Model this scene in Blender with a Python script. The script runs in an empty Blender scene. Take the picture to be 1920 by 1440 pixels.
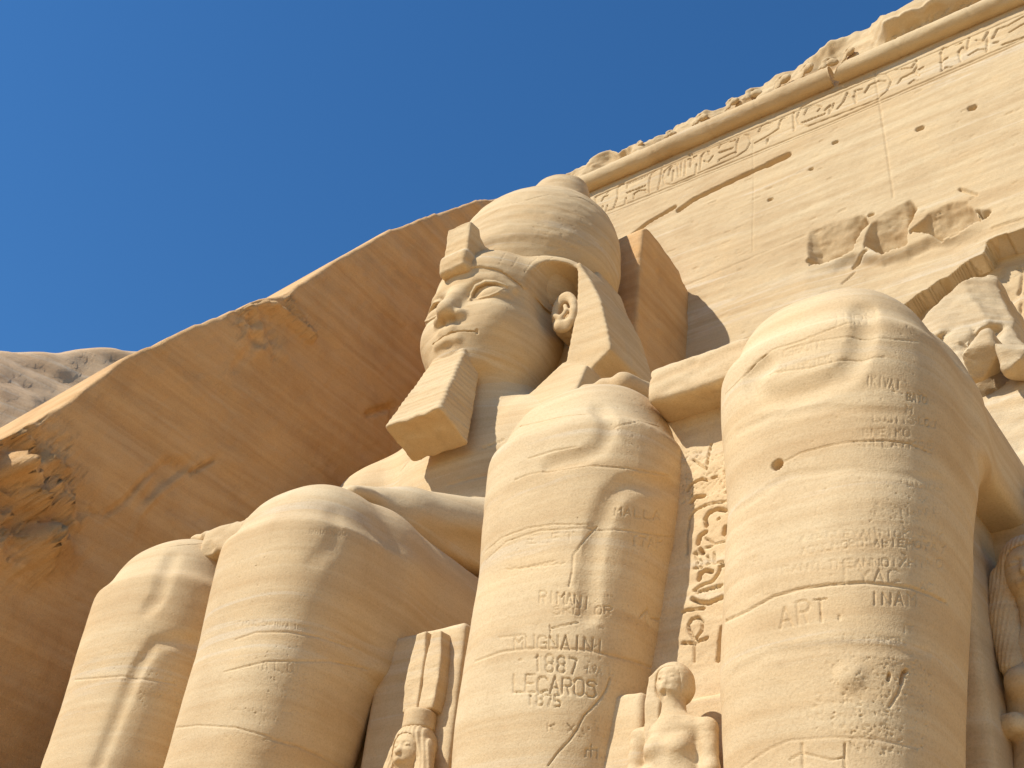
import bpy, bmesh, math, random
import numpy as np
from mathutils import Matrix, Vector
from mathutils.bvhtree import BVHTree
random.seed(7); rng = np.random.default_rng(7)
S = bpy.context.scene
COL = S.collection
f4 = np.float32

# ------------------------------------------------------------------ camera, sky, sun, exposure
CAM = np.array([12.894, -17.055, 1.363]); YAW, PITCH, ROLL, FPX = .691, .643, .12, 2342.0
def cam_axes():
    cy, sy, cp, sp = math.cos(YAW), math.sin(YAW), math.cos(PITCH), math.sin(PITCH)
    f = np.array([-sy*cp, cy*cp, sp]); r = np.array([cy, sy, 0.0]); u = np.cross(r, f)
    c, s = math.cos(ROLL), math.sin(ROLL)
    return c*r+s*u, -s*r+c*u, f
RX, UX, FX = cam_axes()
cd = bpy.data.cameras.new('camera'); cam = bpy.data.objects.new('camera', cd); COL.objects.link(cam)
M = Matrix.Identity(4)
for i in range(3):
    M[i][0], M[i][1], M[i][2], M[i][3] = RX[i], UX[i], -FX[i], CAM[i]
cam.matrix_world = M
cd.sensor_width = 36.0; cd.lens = FPX/1920*36.0; cd.clip_start = .1; cd.clip_end = 4000
S.camera = cam

SUN_AZ, SUN_EL = math.radians(-28), math.radians(43)      # azimuth from the facade normal (-y), negative = to the left
sun_dir = np.array([math.sin(SUN_AZ)*math.cos(SUN_EL), -math.cos(SUN_AZ)*math.cos(SUN_EL), math.sin(SUN_EL)])
w = bpy.data.worlds.new('World'); S.world = w; w.use_nodes = True
nt = w.node_tree; bg = nt.nodes['Background']
sky = nt.nodes.new('ShaderNodeTexSky'); sky.sky_type = 'NISHITA'; sky.sun_disc = False
sky.sun_elevation = SUN_EL; sky.sun_rotation = math.atan2(sun_dir[0], sun_dir[1])
sky.altitude = 0; sky.air_density = 1.4; sky.dust_density = 0.0; sky.ozone_density = 10.0
hs = nt.nodes.new('ShaderNodeHueSaturation'); hs.inputs['Saturation'].default_value = 1.12
nt.links.new(sky.outputs[0], hs.inputs['Color']); nt.links.new(hs.outputs[0], bg.inputs[0]); bg.inputs[1].default_value = .118
sl = bpy.data.lights.new('sun', 'SUN'); sl.energy = 5.0; sl.angle = math.radians(.5); sl.color = (1.0, .965, .89)
so = bpy.data.objects.new('sun', sl); COL.objects.link(so)
so.rotation_euler = Vector(sun_dir).to_track_quat('Z', 'Y').to_euler(); so.location = (-20, -40, 40)
S.view_settings.view_transform = 'Standard'; S.view_settings.look = 'None'
S.view_settings.exposure = 0.12; S.view_settings.gamma = 1.0; S.view_settings.use_curve_mapping = False
S.cycles.max_bounces = 8; S.cycles.diffuse_bounces = 5

# ------------------------------------------------------------------ pixel -> ray helpers (photograph pixels, 1920 x 1440)
def ray(px, py):
    d = FX + RX*(px-960)/FPX - UX*(py-720)/FPX
    return d/np.linalg.norm(d)
def on_plane(px, py, n, k):
    n = np.array(n, float); d = ray(px, py); return CAM + d*((k-n@CAM)/(n@d))
def atY(px, py, y): return on_plane(px, py, (0, 1, 0), y)
def atX(px, py, x): return on_plane(px, py, (1, 0, 0), x)
BAT = .048
def facade_y(z): return 2.03 + BAT*(z-25.683)
def atF(px, py, off=0): return on_plane(px, py, (0, 1, -BAT), 2.03-BAT*25.683+off)

# ------------------------------------------------------------------ noise
_perm = rng.random((64, 64, 64)).astype(f4)
def vnoise(x, y, z):
    xi, yi, zi = np.floor(x), np.floor(y), np.floor(z)
    fx, fy, fz = x-xi, y-yi, z-zi
    fx = fx*fx*(3-2*fx); fy = fy*fy*(3-2*fy); fz = fz*fz*(3-2*fz)
    xi = xi.astype(np.int32) & 63; yi = yi.astype(np.int32) & 63; zi = zi.astype(np.int32) & 63
    x1, y1, z1 = (xi+1) & 63, (yi+1) & 63, (zi+1) & 63
    p = _perm
    a = p[xi, yi, zi]*(1-fx)+p[x1, yi, zi]*fx; b = p[xi, y1, zi]*(1-fx)+p[x1, y1, zi]*fx
    c = p[xi, yi, z1]*(1-fx)+p[x1, yi, z1]*fx; d = p[xi, y1, z1]*(1-fx)+p[x1, y1, z1]*fx
    return ((a*(1-fy)+b*fy)*(1-fz)+(c*(1-fy)+d*fy)*fz)*2-1
def fbm(x, y, z, o=4, g=.5):
    r = 0; a = 1.0
    for i in range(o):
        r = r + a*vnoise(x+17.3*i, y+9.1*i, z+5.7*i); x = x*2.03; y = y*2.03; z = z*2.03; a *= g
    return r
def strata(x, y, z):                  # bedding of the sandstone, roughly level, gently warped
    zz = z + .10*x*.3 + .22*fbm(x*.35, y*.35, z*.2, 2)
    return vnoise(x*.12, y*.12, zz*2.2)*.6 + vnoise(x*.2+7, y*.2, zz*6.0)*.4

# ------------------------------------------------------------------ signed distance modelling
class Grid:
    def __init__(s, lo, hi, h):
        s.lo = np.array(lo, float); s.h = h
        n = np.ceil((np.array(hi)-s.lo)/h).astype(int)+1
        s.x = (s.lo[0]+h*np.arange(n[0])).astype(f4)[:, None, None]
        s.y = (s.lo[1]+h*np.arange(n[1])).astype(f4)[None, :, None]
        s.z = (s.lo[2]+h*np.arange(n[2])).astype(f4)[None, None, :]
def smin(a, b, k):
    h = np.clip(.5+.5*(b-a)/k, 0, 1); return b*(1-h)+a*h-k*h*(1-h)
def smax(a, b, k): return -smin(-a, -b, k)
def ell(g, c, r, p=2.0, rot=0.0):
    dx, dy, dz = g.x-c[0], g.y-c[1], g.z-c[2]
    if rot:
        co, si = math.cos(rot), math.sin(rot); dx, dy = dx*co+dy*si, -dx*si+dy*co
    if p == 2.0:
        q = np.sqrt((dx/r[0])**2+(dy/r[1])**2+(dz/r[2])**2)
    else:
        q = (np.abs(dx/r[0])**p+np.abs(dy/r[1])**p+np.abs(dz/r[2])**p)**(1/p)
    return (q-1)*min(r)
def cap(g, a, b, ra, rb):
    a = np.array(a, f4); b = np.array(b, f4); d = b-a; L = float(d@d)+1e-9
    t = np.clip(((g.x-a[0])*d[0]+(g.y-a[1])*d[1]+(g.z-a[2])*d[2])/L, 0, 1)
    return np.sqrt((g.x-a[0]-d[0]*t)**2+(g.y-a[1]-d[1]*t)**2+(g.z-a[2]-d[2]*t)**2)-(ra+(rb-ra)*t)
def chain(g, pts, r, k=.05):
    F = None
    for i in range(len(pts)-1):
        ra, rb = (r, r) if np.isscalar(r) else (r[i], r[i+1])
        c = cap(g, pts[i], pts[i+1], ra, rb); F = c if F is None else smin(F, c, k)
    return F
def box(g, c, r, e=.05, rot=0.0, tilt=0.0):
    dx, dy, dz = g.x-c[0], g.y-c[1], g.z-c[2]
    if rot:
        co, si = math.cos(rot), math.sin(rot); dx, dy = dx*co+dy*si, -dx*si+dy*co
    if tilt:
        co, si = math.cos(tilt), math.sin(tilt); dy, dz = dy*co+dz*si, -dy*si+dz*co
    qx, qy, qz = np.abs(dx)-r[0]+e, np.abs(dy)-r[1]+e, np.abs(dz)-r[2]+e
    return np.sqrt(np.maximum(qx, 0)**2+np.maximum(qy, 0)**2+np.maximum(qz, 0)**2)+np.minimum(np.maximum(np.maximum(qx, qy), qz), 0)-e
def poly2(px, pz, pts):               # signed distance to a polygon
    d = None; ins = np.zeros(np.broadcast(px, pz).shape, bool); n = len(pts)
    for i in range(n):
        (ax, az), (bx, bz) = pts[i], pts[(i+1) % n]
        ex, ez = bx-ax, bz-az; t = np.clip(((px-ax)*ex+(pz-az)*ez)/(ex*ex+ez*ez+1e-9), 0, 1)
        q = (px-ax-ex*t)**2+(pz-az-ez*t)**2; d = q if d is None else np.minimum(d, q)
        if abs(ez) > 1e-9:
            ins ^= ((az > pz) != (bz > pz)) & (px < ex*(pz-az)/ez+ax)
    d = np.sqrt(d); return np.where(ins, -d, d)
def slab(d2, t, lo, hi, e=.03):       # extrude a 2d distance between lo..hi of coordinate t, with a softened rim
    return smax(d2, np.maximum(lo-t, t-hi), e)
def surface_nets(F, g):
    ins = F < 0; nx, ny, nz = F.shape
    cnt = np.zeros((nx-1, ny-1, nz-1), np.int8); P = np.zeros((nx-1, ny-1, nz-1, 3), f4); N = np.zeros((nx-1, ny-1, nz-1), np.int8)
    for dx in (0, 1):
        for dy in (0, 1):
            for dz in (0, 1): cnt += ins[dx:nx-1+dx, dy:ny-1+dy, dz:nz-1+dz]
    act = (cnt > 0) & (cnt < 8); ii = np.argwhere(act); ci = (ii[:, 0], ii[:, 1], ii[:, 2])
    P = np.zeros((len(ii), 3)); N = np.zeros(len(ii))
    co = [(a, b, c) for a in (0, 1) for b in (0, 1) for c in (0, 1)]
    val = {c: F[ci[0]+c[0], ci[1]+c[1], ci[2]+c[2]] for c in co}
    for a in co:
        for ax in range(3):
            if a[ax] == 0:
                b = list(a); b[ax] = 1; b = tuple(b); va, vb = val[a], val[b]; m = (va < 0) != (vb < 0)
                t = np.where(m, va/np.where(m, va-vb, 1), 0)
                for k in range(3): P[:, k] += m*(a[k]+(t if k == ax else 0))
                N += m
    V = g.lo + g.h*(ii + P/N[:, None])
    idx = -np.ones(act.shape, np.int64); idx[ci] = np.arange(len(ii))
    Q = []
    for ax in range(3):
        A = np.moveaxis(ins, ax, 0); I = np.moveaxis(idx, ax, 0)
        if ax == 1: A = A.swapaxes(1, 2); I = I.swapaxes(1, 2)
        ch = A[:-1, 1:-1, 1:-1] != A[1:, 1:-1, 1:-1]; e = np.argwhere(ch); a, b, c = e[:, 0], e[:, 1]+1, e[:, 2]+1
        q = np.stack([I[a, b-1, c-1], I[a, b, c-1], I[a, b, c], I[a, b-1, c]], 1)
        fl = A[a, b, c]; q[~fl] = q[~fl][:, ::-1]; Q.append(q)
    Q = np.concatenate(Q); Q = Q[(Q >= 0).all(1)]
    return V, Q

# ------------------------------------------------------------------ meshes
def vnormals(V, F):
    n = np.cross(V[F[:, 2]]-V[F[:, 0]], V[F[:, -1]]-V[F[:, 1]]); N = np.zeros_like(V)
    for k in range(F.shape[1]): np.add.at(N, F[:, k], n)
    return N/(np.linalg.norm(N, axis=1, keepdims=True)+1e-12)
def laplace(V, E, it=1, lam=.5):
    for _ in range(it):
        A = np.zeros_like(V); c = np.zeros(len(V))
        np.add.at(A, E[:, 0], V[E[:, 1]]); np.add.at(A, E[:, 1], V[E[:, 0]]); np.add.at(c, E[:, 0], 1); np.add.at(c, E[:, 1], 1)
        V = V*(1-lam)+lam*A/np.maximum(c, 1)[:, None]
    return V
def quad_edges(Q):
    E = np.concatenate([Q[:, [i, (i+1) % Q.shape[1]]] for i in range(Q.shape[1])]); E.sort(1); return np.unique(E, axis=0)
def link(name, me, mat, parent=None, label=None, cat=None, group=None, kind=None):
    o = bpy.data.objects.new(name, me); COL.objects.link(o)
    if mat: me.materials.append(mat)
    if parent: o.parent = parent; o.matrix_parent_inverse = parent.matrix_world.inverted()
    props(o, label, cat, group, kind); return o
def props(o, label=None, cat=None, group=None, kind=None):
    for k, v in (('label', label), ('category', cat), ('group', group), ('kind', kind)):
        if v: o[k] = v
def empty(name, loc, label, cat, group=None):
    o = bpy.data.objects.new(name, None); COL.objects.link(o); o.location = loc; o.matrix_world = Matrix.Translation(loc)
    props(o, label, cat, group); return o
def to_mesh(name, V, F, smooth=True):
    me = bpy.data.meshes.new(name); me.from_pydata(V.tolist(), [], F.tolist() if hasattr(F, 'tolist') else F)
    me.update()
    if smooth: me.polygons.foreach_set('use_smooth', np.ones(len(me.polygons), bool))
    return me
def weather(V, N, a1=.012, a2=.008, chip=0.0):
    x, y, z = V.T.astype(f4)
    d = a1*strata(x, y, z) + a2*fbm(x*4, y*4, z*9, 3)
    if chip: d = d - chip*np.maximum(fbm(x*2.2+31, y*2.2, z*2.6, 4)-.45, 0)
    return V + N*d[:, None]

# strokes: list of (points Nx3, half width, depth); depth > 0 cuts in, < 0 raises
def seg_list(strokes):
    out = []
    for pts, wd, dp in strokes:
        pts = np.asarray(pts, float)
        if len(pts) == 1: pts = np.vstack([pts, pts+1e-4])
        for i in range(len(pts)-1): out.append((pts[i], pts[i+1], wd, dp))
    return out
def seg_dist(V, a, b):
    d = b-a; t = np.clip(((V-a)@d)/(d@d+1e-12), 0, 1); return np.linalg.norm(V-a-t[:, None]*d, axis=1)
def near_mask(V, segs, pad):
    m = np.zeros(len(V), bool)
    for a, b, wd, dp in segs:
        r = wd+pad; lo = np.minimum(a, b)-r; hi = np.maximum(a, b)+r
        c = np.flatnonzero((V[:, 0] > lo[0]) & (V[:, 0] < hi[0]) & (V[:, 1] > lo[1]) & (V[:, 1] < hi[1]) & (V[:, 2] > lo[2]) & (V[:, 2] < hi[2]))
        if len(c): m[c[seg_dist(V[c], a, b) < r]] = True
    return m
def carve_disp(V, segs):
    cut = np.zeros(len(V)); up = np.zeros(len(V))
    for a, b, wd, dp in segs:
        r = wd; lo = np.minimum(a, b)-r; hi = np.maximum(a, b)+r
        c = np.flatnonzero((V[:, 0] > lo[0]) & (V[:, 0] < hi[0]) & (V[:, 1] > lo[1]) & (V[:, 1] < hi[1]) & (V[:, 2] > lo[2]) & (V[:, 2] < hi[2]))
        if not len(c): continue
        d = seg_dist(V[c], a, b)/r; k = np.clip(1-d*d, 0, 1)
        k = np.where(k > 0, k**1.2, 0)*abs(dp)
        if dp > 0: cut[c] = np.maximum(cut[c], k)
        else: up[c] = np.maximum(up[c], k)
    return up-cut
def refine(V, Q, segs, target):
    me = to_mesh('tmp', V, Q, False); bm = bmesh.new(); bm.from_mesh(me); bpy.data.meshes.remove(me)
    for _ in range(4):
        bm.verts.ensure_lookup_table()
        co = np.array([v.co for v in bm.verts]); m = near_mask(co, segs, target*2.0)
        for i, v in enumerate(bm.verts): v.index = i
        es = [e for e in bm.edges if (m[e.verts[0].index] or m[e.verts[1].index]) and e.calc_length() > target*1.35]
        if not es: break
        bmesh.ops.subdivide_edges(bm, edges=es, cuts=1, use_grid_fill=True)
    bmesh.ops.triangulate(bm, faces=[f for f in bm.faces if len(f.verts) > 4])
    bm.verts.index_update()
    co = np.array([v.co for v in bm.verts]); fs = [[v.index for v in f.verts] for f in bm.faces]
    E = np.array([[e.verts[0].index, e.verts[1].index] for e in bm.edges]); bm.free()
    return co, fs, E
def fnormals(V, fs):
    T = np.array([[f[0], f[i], f[i+1]] for f in fs for i in range(1, len(f)-1)])
    return vnormals(V, T)
def largest(V, Q):
    E = quad_edges(Q); lab = np.arange(len(V))
    while True:
        m = np.minimum(lab[E[:, 0]], lab[E[:, 1]]); new = lab.copy()
        np.minimum.at(new, E[:, 0], m); np.minimum.at(new, E[:, 1], m); new = new[new]; new = new[new]
        if (new == lab).all(): break
        lab = new
    u, c = np.unique(lab, return_counts=True)
    if len(u) == 1: return V, Q
    k = lab == u[c.argmax()]; idx = np.cumsum(k)-1
    return V[k], idx[Q[k[Q].all(1)]]
class Body:
    """a surface from a distance field; strokes are cast on it from picture points, cut in, then it is linked"""
    def __init__(s, F, g, smooth=2):
        s.V, s.Q = largest(*surface_nets(F, g)); s.V = laplace(s.V, quad_edges(s.Q), smooth, .5); s.st = []; s.bvh = None
    def hit(s, px, py):
        if s.bvh is None: s.bvh = BVHTree.FromPolygons(s.V.tolist(), s.Q.tolist())
        h = s.bvh.ray_cast(Vector(CAM), Vector(ray(px, py)))[0]
        return None if h is None else np.array(h)
    def px(s, pts, wd, dp, sub=1):
        run = []
        if .0165 < wd < .04: wd *= .5; dp *= .7
        elif .08 <= wd < .13: wd *= 1.3; dp *= .85
        P = []
        for i in range(len(pts)-1):
            n = max(1, int(math.dist(pts[i], pts[i+1])/sub/12)+1)
            for k in range(n): P.append((pts[i][0]+(pts[i+1][0]-pts[i][0])*k/n, pts[i][1]+(pts[i+1][1]-pts[i][1])*k/n))
        P.append(pts[-1])
        for p in P:
            h = s.hit(*p)
            if h is None or (run and np.linalg.norm(h-run[-1]) > .5):
                if len(run): s.st.append((run, wd, dp))
                run = [] if h is None else [h]
            else: run.append(h)
        if len(run): s.st.append((run, wd, dp))
    def pits(s, cx, cy, rx, ry, n, w0=.010, w1=.022, dp=.016):
        for _ in range(int(n*.5)):
            a = random.uniform(0, 6.28); r = math.sqrt(random.random())
            h = s.hit(cx+rx*r*math.cos(a), cy+ry*r*math.sin(a))
            if h is not None:
                e = np.array([random.uniform(-.02, .02), 0, random.uniform(-.006, .006)]) if random.random() < .4 else 0
                s.st.append(([h, h+e] if random.random() < .5 else [h], random.uniform(w0, w1)*.5, dp*random.uniform(.25, .8)))
    def build(s, name, mat, parent=None, target=.0095, a1=.006, a2=.003, chip=0, **kw):
        N = vnormals(s.V, s.Q)
        if s.st:
            V0 = weather(s.V, N, a1, a2, chip)
            soft = seg_list([k for k in s.st if k[1] >= .08]); fine = seg_list([k for k in s.st if k[1] < .08])
            V0 = V0 + N*carve_disp(s.V, soft)[:, None] if soft else V0
            if fine:
                D = V0-s.V
                V, fs, E = refine(V0, s.Q, [(a, b, wd+.02, dp) for a, b, wd, dp in fine], target)
                V = laplace(V, E, 2, .4)
                # strokes were cast on the undisplaced surface: snap them on to the weathered one
                T = BVHTree.FromPolygons(V.tolist(), fs)
                sn = []
                for a, b, wd, dp in fine:
                    a2_ = T.find_nearest(Vector(a))[0]; b2_ = T.find_nearest(Vector(b))[0]; sn.append((np.array(a2_), np.array(b2_), wd, dp))
                V = V + fnormals(V, fs)*carve_disp(V, sn)[:, None]
                return link(name, to_mesh(name, V, fs), mat, parent, **kw)
            return link(name, to_mesh(name, V0, s.Q), mat, parent, **kw)
        return link(name, to_mesh(name, weather(s.V, N, a1, a2, chip), s.Q), mat, parent, **kw)

# ------------------------------------------------------------------ single-stroke lettering, on a 4 x 6 grid
FONT = dict(A='002640 1232', B='0006364534030 0333422010000'.replace('0333422010000', '03334220 2000').replace('0006364534030', '00063645343303'), C='45361605011031 3141', D='0006264442200 00'.replace('0006264442200', '00062644422000').replace(' 00', ''), E='40000646 0333', F='000646 0333', G='453616050110304143 4323', H='0006 4046 0343', I='2026', K='0006 4603 1440', L='060040', M='0006234640', N='00064046', O='1003051636454130 3010'.replace('1003051636454130 3010', '10010516364541301 0'.replace('301 0', '3010')), P='00063645443303', R='00063645443303 2330', S='4536160514344130 3010 1001', T='0646 2620', U='060110304146', V='062046', X='0046 0640', Y='0623 4623 2320', Z='06460040',
            J='1626 2621 2110', Q='10010516364541301 0'.replace('301 0', '3010')+' 2240', W='0610243046')
FONT.update({'0': '10010516364541303010', '1': '152620', '2': '05163645440040', '3': '0516364544331344 3342413010'.replace('1344 3342', '43 3342'), '4': '30360242', '5': '46060333424130 3000', '6': '4636160110304142330 3'.replace('330 3', '3303'), '7': '064620', '8': '13040516364544331302011030414233', '9': '4434130405163645443000'.replace('443413', '441304'), '.': '2021', '-': '1333', '/': '0046'})
def glyph(ch):
    out = []
    for st in FONT.get(ch, '').split(' '):
        if len(st) >= 4: out.append([(int(st[i]), int(st[i+1])) for i in range(0, len(st)-1, 2)])
    return out
def write(body, text, a, b, h, wd=.017, dp=.022, sag=0.0, jit=.5, fill=.72):
    n = len(text); soft_ = 1.0 if body is legC else .62; wd = wd*.43+.0015; dp = dp*.8*soft_
    for i, ch in enumerate(text):
        t = (i+.5)/n; s_ = 4*t*(1-t)*sag
        bx, by = a[0]+(b[0]-a[0])*t, a[1]+(b[1]-a[1])*t+s_
        cw = math.dist(a, b)/n*fill; ang = math.atan2(b[1]-a[1]+sag*4*(1-2*t), b[0]-a[0])
        co, si = math.cos(ang), math.sin(ang)
        jx, jy, hs = random.uniform(-jit, jit), random.uniform(-jit, jit), random.uniform(.92, 1.08)
        for st in glyph(ch):
            P = []
            for gx, gy in st:
                lx, ly = (gx/4-.5)*cw, -gy/6*h*hs
                P.append((bx+jx+lx*co-ly*si*.4, by+jy+lx*si+ly))
            body.px(P, wd*random.uniform(.85, 1.15), dp*random.uniform(.75, 1.15), .6)

# ------------------------------------------------------------------ sandstone
def stone(name, light=(.655, .49, .285), mid=(.575, .405, .22), dark=(.475, .305, .145), dip=.05, fine=1.0, bump=.5, rough_scale=1.0, vein=1.0, band=1.0):
    m = bpy.data.materials.new(name); m.use_nodes = True; t = m.node_tree; N = t.nodes; L = t.links
    bs = N['Principled BSDF']; bs.inputs['Roughness'].default_value = .92
    try: bs.inputs['Specular IOR Level'].default_value = .15
    except KeyError: pass
    geo = N.new('ShaderNodeNewGeometry')
    def mapping(src, sc, rot=(0, 0, 0), loc=(0, 0, 0)):
        q = N.new('ShaderNodeMapping'); q.inputs['Scale'].default_value = sc; q.inputs['Rotation'].default_value = rot; q.inputs['Location'].default_value = loc; L.new(src, q.inputs[0]); return q.outputs[0]
    def noise(vec, sc, det=4, rgh=.55, dist=0.0):
        q = N.new('ShaderNodeTexNoise'); q.inputs['Scale'].default_value = sc; q.inputs['Detail'].default_value = det; q.inputs['Roughness'].default_value = rgh; q.inputs['Distortion'].default_value = dist; L.new(vec, q.inputs['Vector']); return q.outputs[0]
    def ramp(src, stops):
        q = N.new('ShaderNodeValToRGB'); L.new(src, q.inputs[0]); e = q.color_ramp.elements
        while len(e) < len(stops): e.new(.5)
        for i, (p, c) in enumerate(stops): e[i].position = p; e[i].color = (*c, 1) if len(c) == 3 else c
        return q.outputs[0]
    def mix(a, b, f, mode='MIX'):
        q = N.new('ShaderNodeMix'); q.data_type = 'RGBA'; q.blend_type = mode; L.new(a, q.inputs[6]); 
        if hasattr(b, 'links'): L.new(b, q.inputs[7])
        else: q.inputs[7].default_value = (*b, 1)
        if hasattr(f, 'links'): L.new(f, q.inputs[0])
        else: q.inputs[0].default_value = f
        return q.outputs[2]
    pos = geo.outputs['Position']
    rv = (0, dip, 0)
    wide = noise(mapping(pos, (.10, .10, 1.15), rv), 1.0, 5, .6, 1.1)
    thin = noise(mapping(pos, (.16, .16, 6.5), rv, (3, 1, 0)), 1.0, 4, .6, .6)
    c = ramp(wide, [(.26, dark), (.44, mid), (.54, light), (.62, mid), (.72, light), (.84, dark)])
    c = mix(c, ramp(thin, [(.32, dark), (.5, mid), (.66, light)]), .38*band)
    pale = noise(mapping(pos, (.14, .14, 2.4), rv, (9, 4, 2)), 1.0, 6, .6, 1.6)
    pf = ramp(pale, [(.58, (0, 0, 0)), (.68, (.5*vein, .5*vein, .5*vein)), (.78, (0, 0, 0))])
    c = mix(c, (.66, .56, .41), pf)
    blot = noise(pos, .8, 5, .6, .3)
    c = mix(c, ramp(blot, [(.3, (.86, .82, .78)), (.5, (1, 1, 1)), (.7, (1.08, 1.06, 1.02))]), .75, 'MULTIPLY')
    grain = noise(pos, 46, 3, .7)
    c = mix(c, ramp(grain, [(.3, (.84, .81, .78)), (.5, (1, 1, 1)), (.75, (1.08, 1.08, 1.07))]), .8, 'MULTIPLY')
    L.new(c, bs.inputs['Base Color'])
    h1 = noise(pos, 9*rough_scale, 7, .62); h2 = noise(mapping(pos, (.5, .5, 11), rv), 1.0, 5, .6, .5); h3 = noise(pos, 60*rough_scale, 3, .6)
    def madd(a, k, b=None):
        q = N.new('ShaderNodeMath'); q.operation = 'MULTIPLY_ADD'; L.new(a, q.inputs[0]); q.inputs[1].default_value = k
        if b is None: q.inputs[2].default_value = 0
        else: L.new(b, q.inputs[2])
        return q.outputs[0]
    hh = madd(h3, .30, madd(h2, .22*fine, madd(h1, .5)))
    bp = N.new('ShaderNodeBump'); bp.inputs['Strength'].default_value = bump; bp.inputs['Distance'].default_value = .035
    L.new(hh, bp.inputs['Height']); L.new(bp.outputs[0], bs.inputs['Normal'])
    return m
ST_LEG = stone('carved_sandstone', (.675, .52, .315), (.615, .445, .25), (.525, .35, .18), fine=.7, bump=.42)
ST_HEAD = stone('head_sandstone', (.64, .48, .28), (.575, .405, .22), (.485, .315, .15), fine=.8, bump=.42)
ST_FAC = stone('facade_sandstone', (.61, .465, .275), (.55, .395, .22), (.475, .32, .165), dip=.09, bump=.42, fine=.6)
ST_WALL = stone('flank_sandstone', (.66, .42, .205), (.60, .36, .16), (.52, .29, .115), dip=0.0, bump=.9, vein=.25)
ST_ROCK = stone('broken_sandstone', (.62, .485, .305), (.55, .405, .235), (.47, .325, .175), bump=.9)
ST_HILL = stone('hill_sandstone', (.66, .465, .28), (.60, .40, .225), (.50, .315, .165), bump=.9)
SAND = stone('sand', (.52, .38, .21), (.47, .33, .17), (.42, .29, .14), bump=.6)

# ------------------------------------------------------------------ facade wall (a carved, weathered height field)
def inside_poly(px, pz, pts): return poly2(px, pz, pts) < 0
def interp_line(pts):
    pts = sorted([(p[0], p[2]) for p in pts]); xs, zs = zip(*pts); return lambda x: np.interp(x, xs, zs)
facade = empty('temple_facade', (9, 1.0, 0), 'tall carved sandstone temple facade with a hieroglyph band under its broken cornice', 'temple')
xs = np.concatenate([np.arange(-3.3, 11.0, .024), np.arange(11.05, 34, .35)]); zs = np.concatenate([np.arange(0, 11.8, .3), np.arange(12, 15.5, .1), np.arange(15.5, 24.3, .032), np.arange(24.3, 26.3, .018)])
FXg, FZg = np.meshgrid(xs, zs, indexing='ij'); x, z = FXg.ravel().astype(f4), FZg.ravel().astype(f4)
yo = np.zeros(len(x))
yo -= .009*strata(x, x*0, z*1.0) + .005*fbm(x*.9, z*0, z*6.5, 4) + .004*fbm(x*9, x*0+3, z*14, 2)
# broken beds below the crack on the right: the wall steps back
edge = interp_line([atF(*p) for p in [(1660, 590), (1705, 562), (1760, 522), (1800, 495), (1845, 470), (1850, 452), (1885, 440), (1920, 430), (1960, 415)]])
ze = edge(x) + .05*fbm(x*3, x*0, x*0, 3)
low = (x > 6.6) & (z < ze); yo[low] += (.55+.10*fbm(x*1.5, x*0, z*1.5, 3))[low]
# three broken patches whose floors lean outwards at the top
scar = np.zeros(len(x))
for poly, dpt in (([(1513, 433), (1540, 424), (1620, 405), (1627, 420), (1612, 442), (1598, 468), (1560, 487), (1518, 495)], .46),
                  ([(1632, 418), (1662, 398), (1705, 372), (1716, 393), (1702, 428), (1697, 463), (1650, 475), (1617, 462)], .56),
                  ([(1704, 432), (1742, 400), (1780, 378), (1812, 380), (1838, 412), (1805, 430), (1765, 447), (1740, 437)], .46),
                  ([(1826, 392), (1860, 390), (1855, 405), (1842, 412)], .35)):
    P2 = [(p[0], p[2]) for p in (atF(*p) for p in poly)]
    x0_, x1_, z0_, z1_ = min(p[0] for p in P2), max(p[0] for p in P2), min(p[1] for p in P2), max(p[1] for p in P2)
    Xc = np.linspace(x0_, x1_, 60); Zc = np.linspace(z0_-.2, z1_+.2, 160); M_ = poly2(Xc[:, None], Zc[None, :], P2) < 0
    zt_ = np.array([Zc[r].max() if r.any() else np.nan for r in M_]); zb_ = np.array([Zc[r].min() if r.any() else np.nan for r in M_])
    ok = ~np.isnan(zt_); zt_ = np.interp(Xc, Xc[ok], zt_[ok]); zb_ = np.interp(Xc, Xc[ok], zb_[ok])
    c = np.flatnonzero((x > x0_-.1) & (x < x1_+.1) & (z > z0_-2.2) & (z < z1_+.3))
    nx_ = .05*fbm(z[c]*3.5, x[c]*2, x[c]*0, 3); nz_ = .05*fbm(x[c]*3.5+9, z[c]*2, x[c]*0, 3)
    xx, zz = x[c]+nx_, z[c]+nz_
    zt, zb = np.interp(xx, Xc, zt_), np.interp(xx, Xc, zb_); hgt = np.maximum(zt-zb, .12)
    t_ = (zt-zz)/hgt; e_ = np.minimum(xx-x0_, x1_-xx); k_ = dpt
    inner = np.clip(t_, 0, 1)*k_*np.clip(e_/.08, 0, 1) + np.where((t_ > 0) & (e_ > 0), .016*fbm(xx*3.5, zz*8, xx*0, 5, .6), 0)
    below = 0*k_; inner = inner*np.clip((xx-x0_)/.3+.25, 0, 1) if poly[0][0] == 1513 else inner
    scar[c] = np.maximum(scar[c], np.where(t_ < 1, inner, below)*(t_ > 0))
U_ = [atF(*p) for p in [(1508, 500), (1518, 497), (1560, 489), (1600, 470), (1650, 477), (1697, 465), (1740, 440), (1805, 432), (1845, 412), (1860, 400)]]
ux, uz = [p[0] for p in U_], [p[2] for p in U_]; zu = np.interp(x, ux, uz)+.03*fbm(x*3, x*0, x*0, 3)
wgt = np.clip((x-ux[0])/.9, 0, 1)*np.clip((ux[-1]-x)/.9, 0, 1)
st_ = np.clip((zu-z)/.30, 0, 1); st_ = st_*st_*(3-2*st_)
scar = np.where((z < zu) & (z > zu-5), np.maximum(scar, .17*wgt*st_*np.exp(-np.maximum(zu-z, 0)*.6)), scar)
yo += scar
FS = []                                # strokes in facade coordinates
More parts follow.
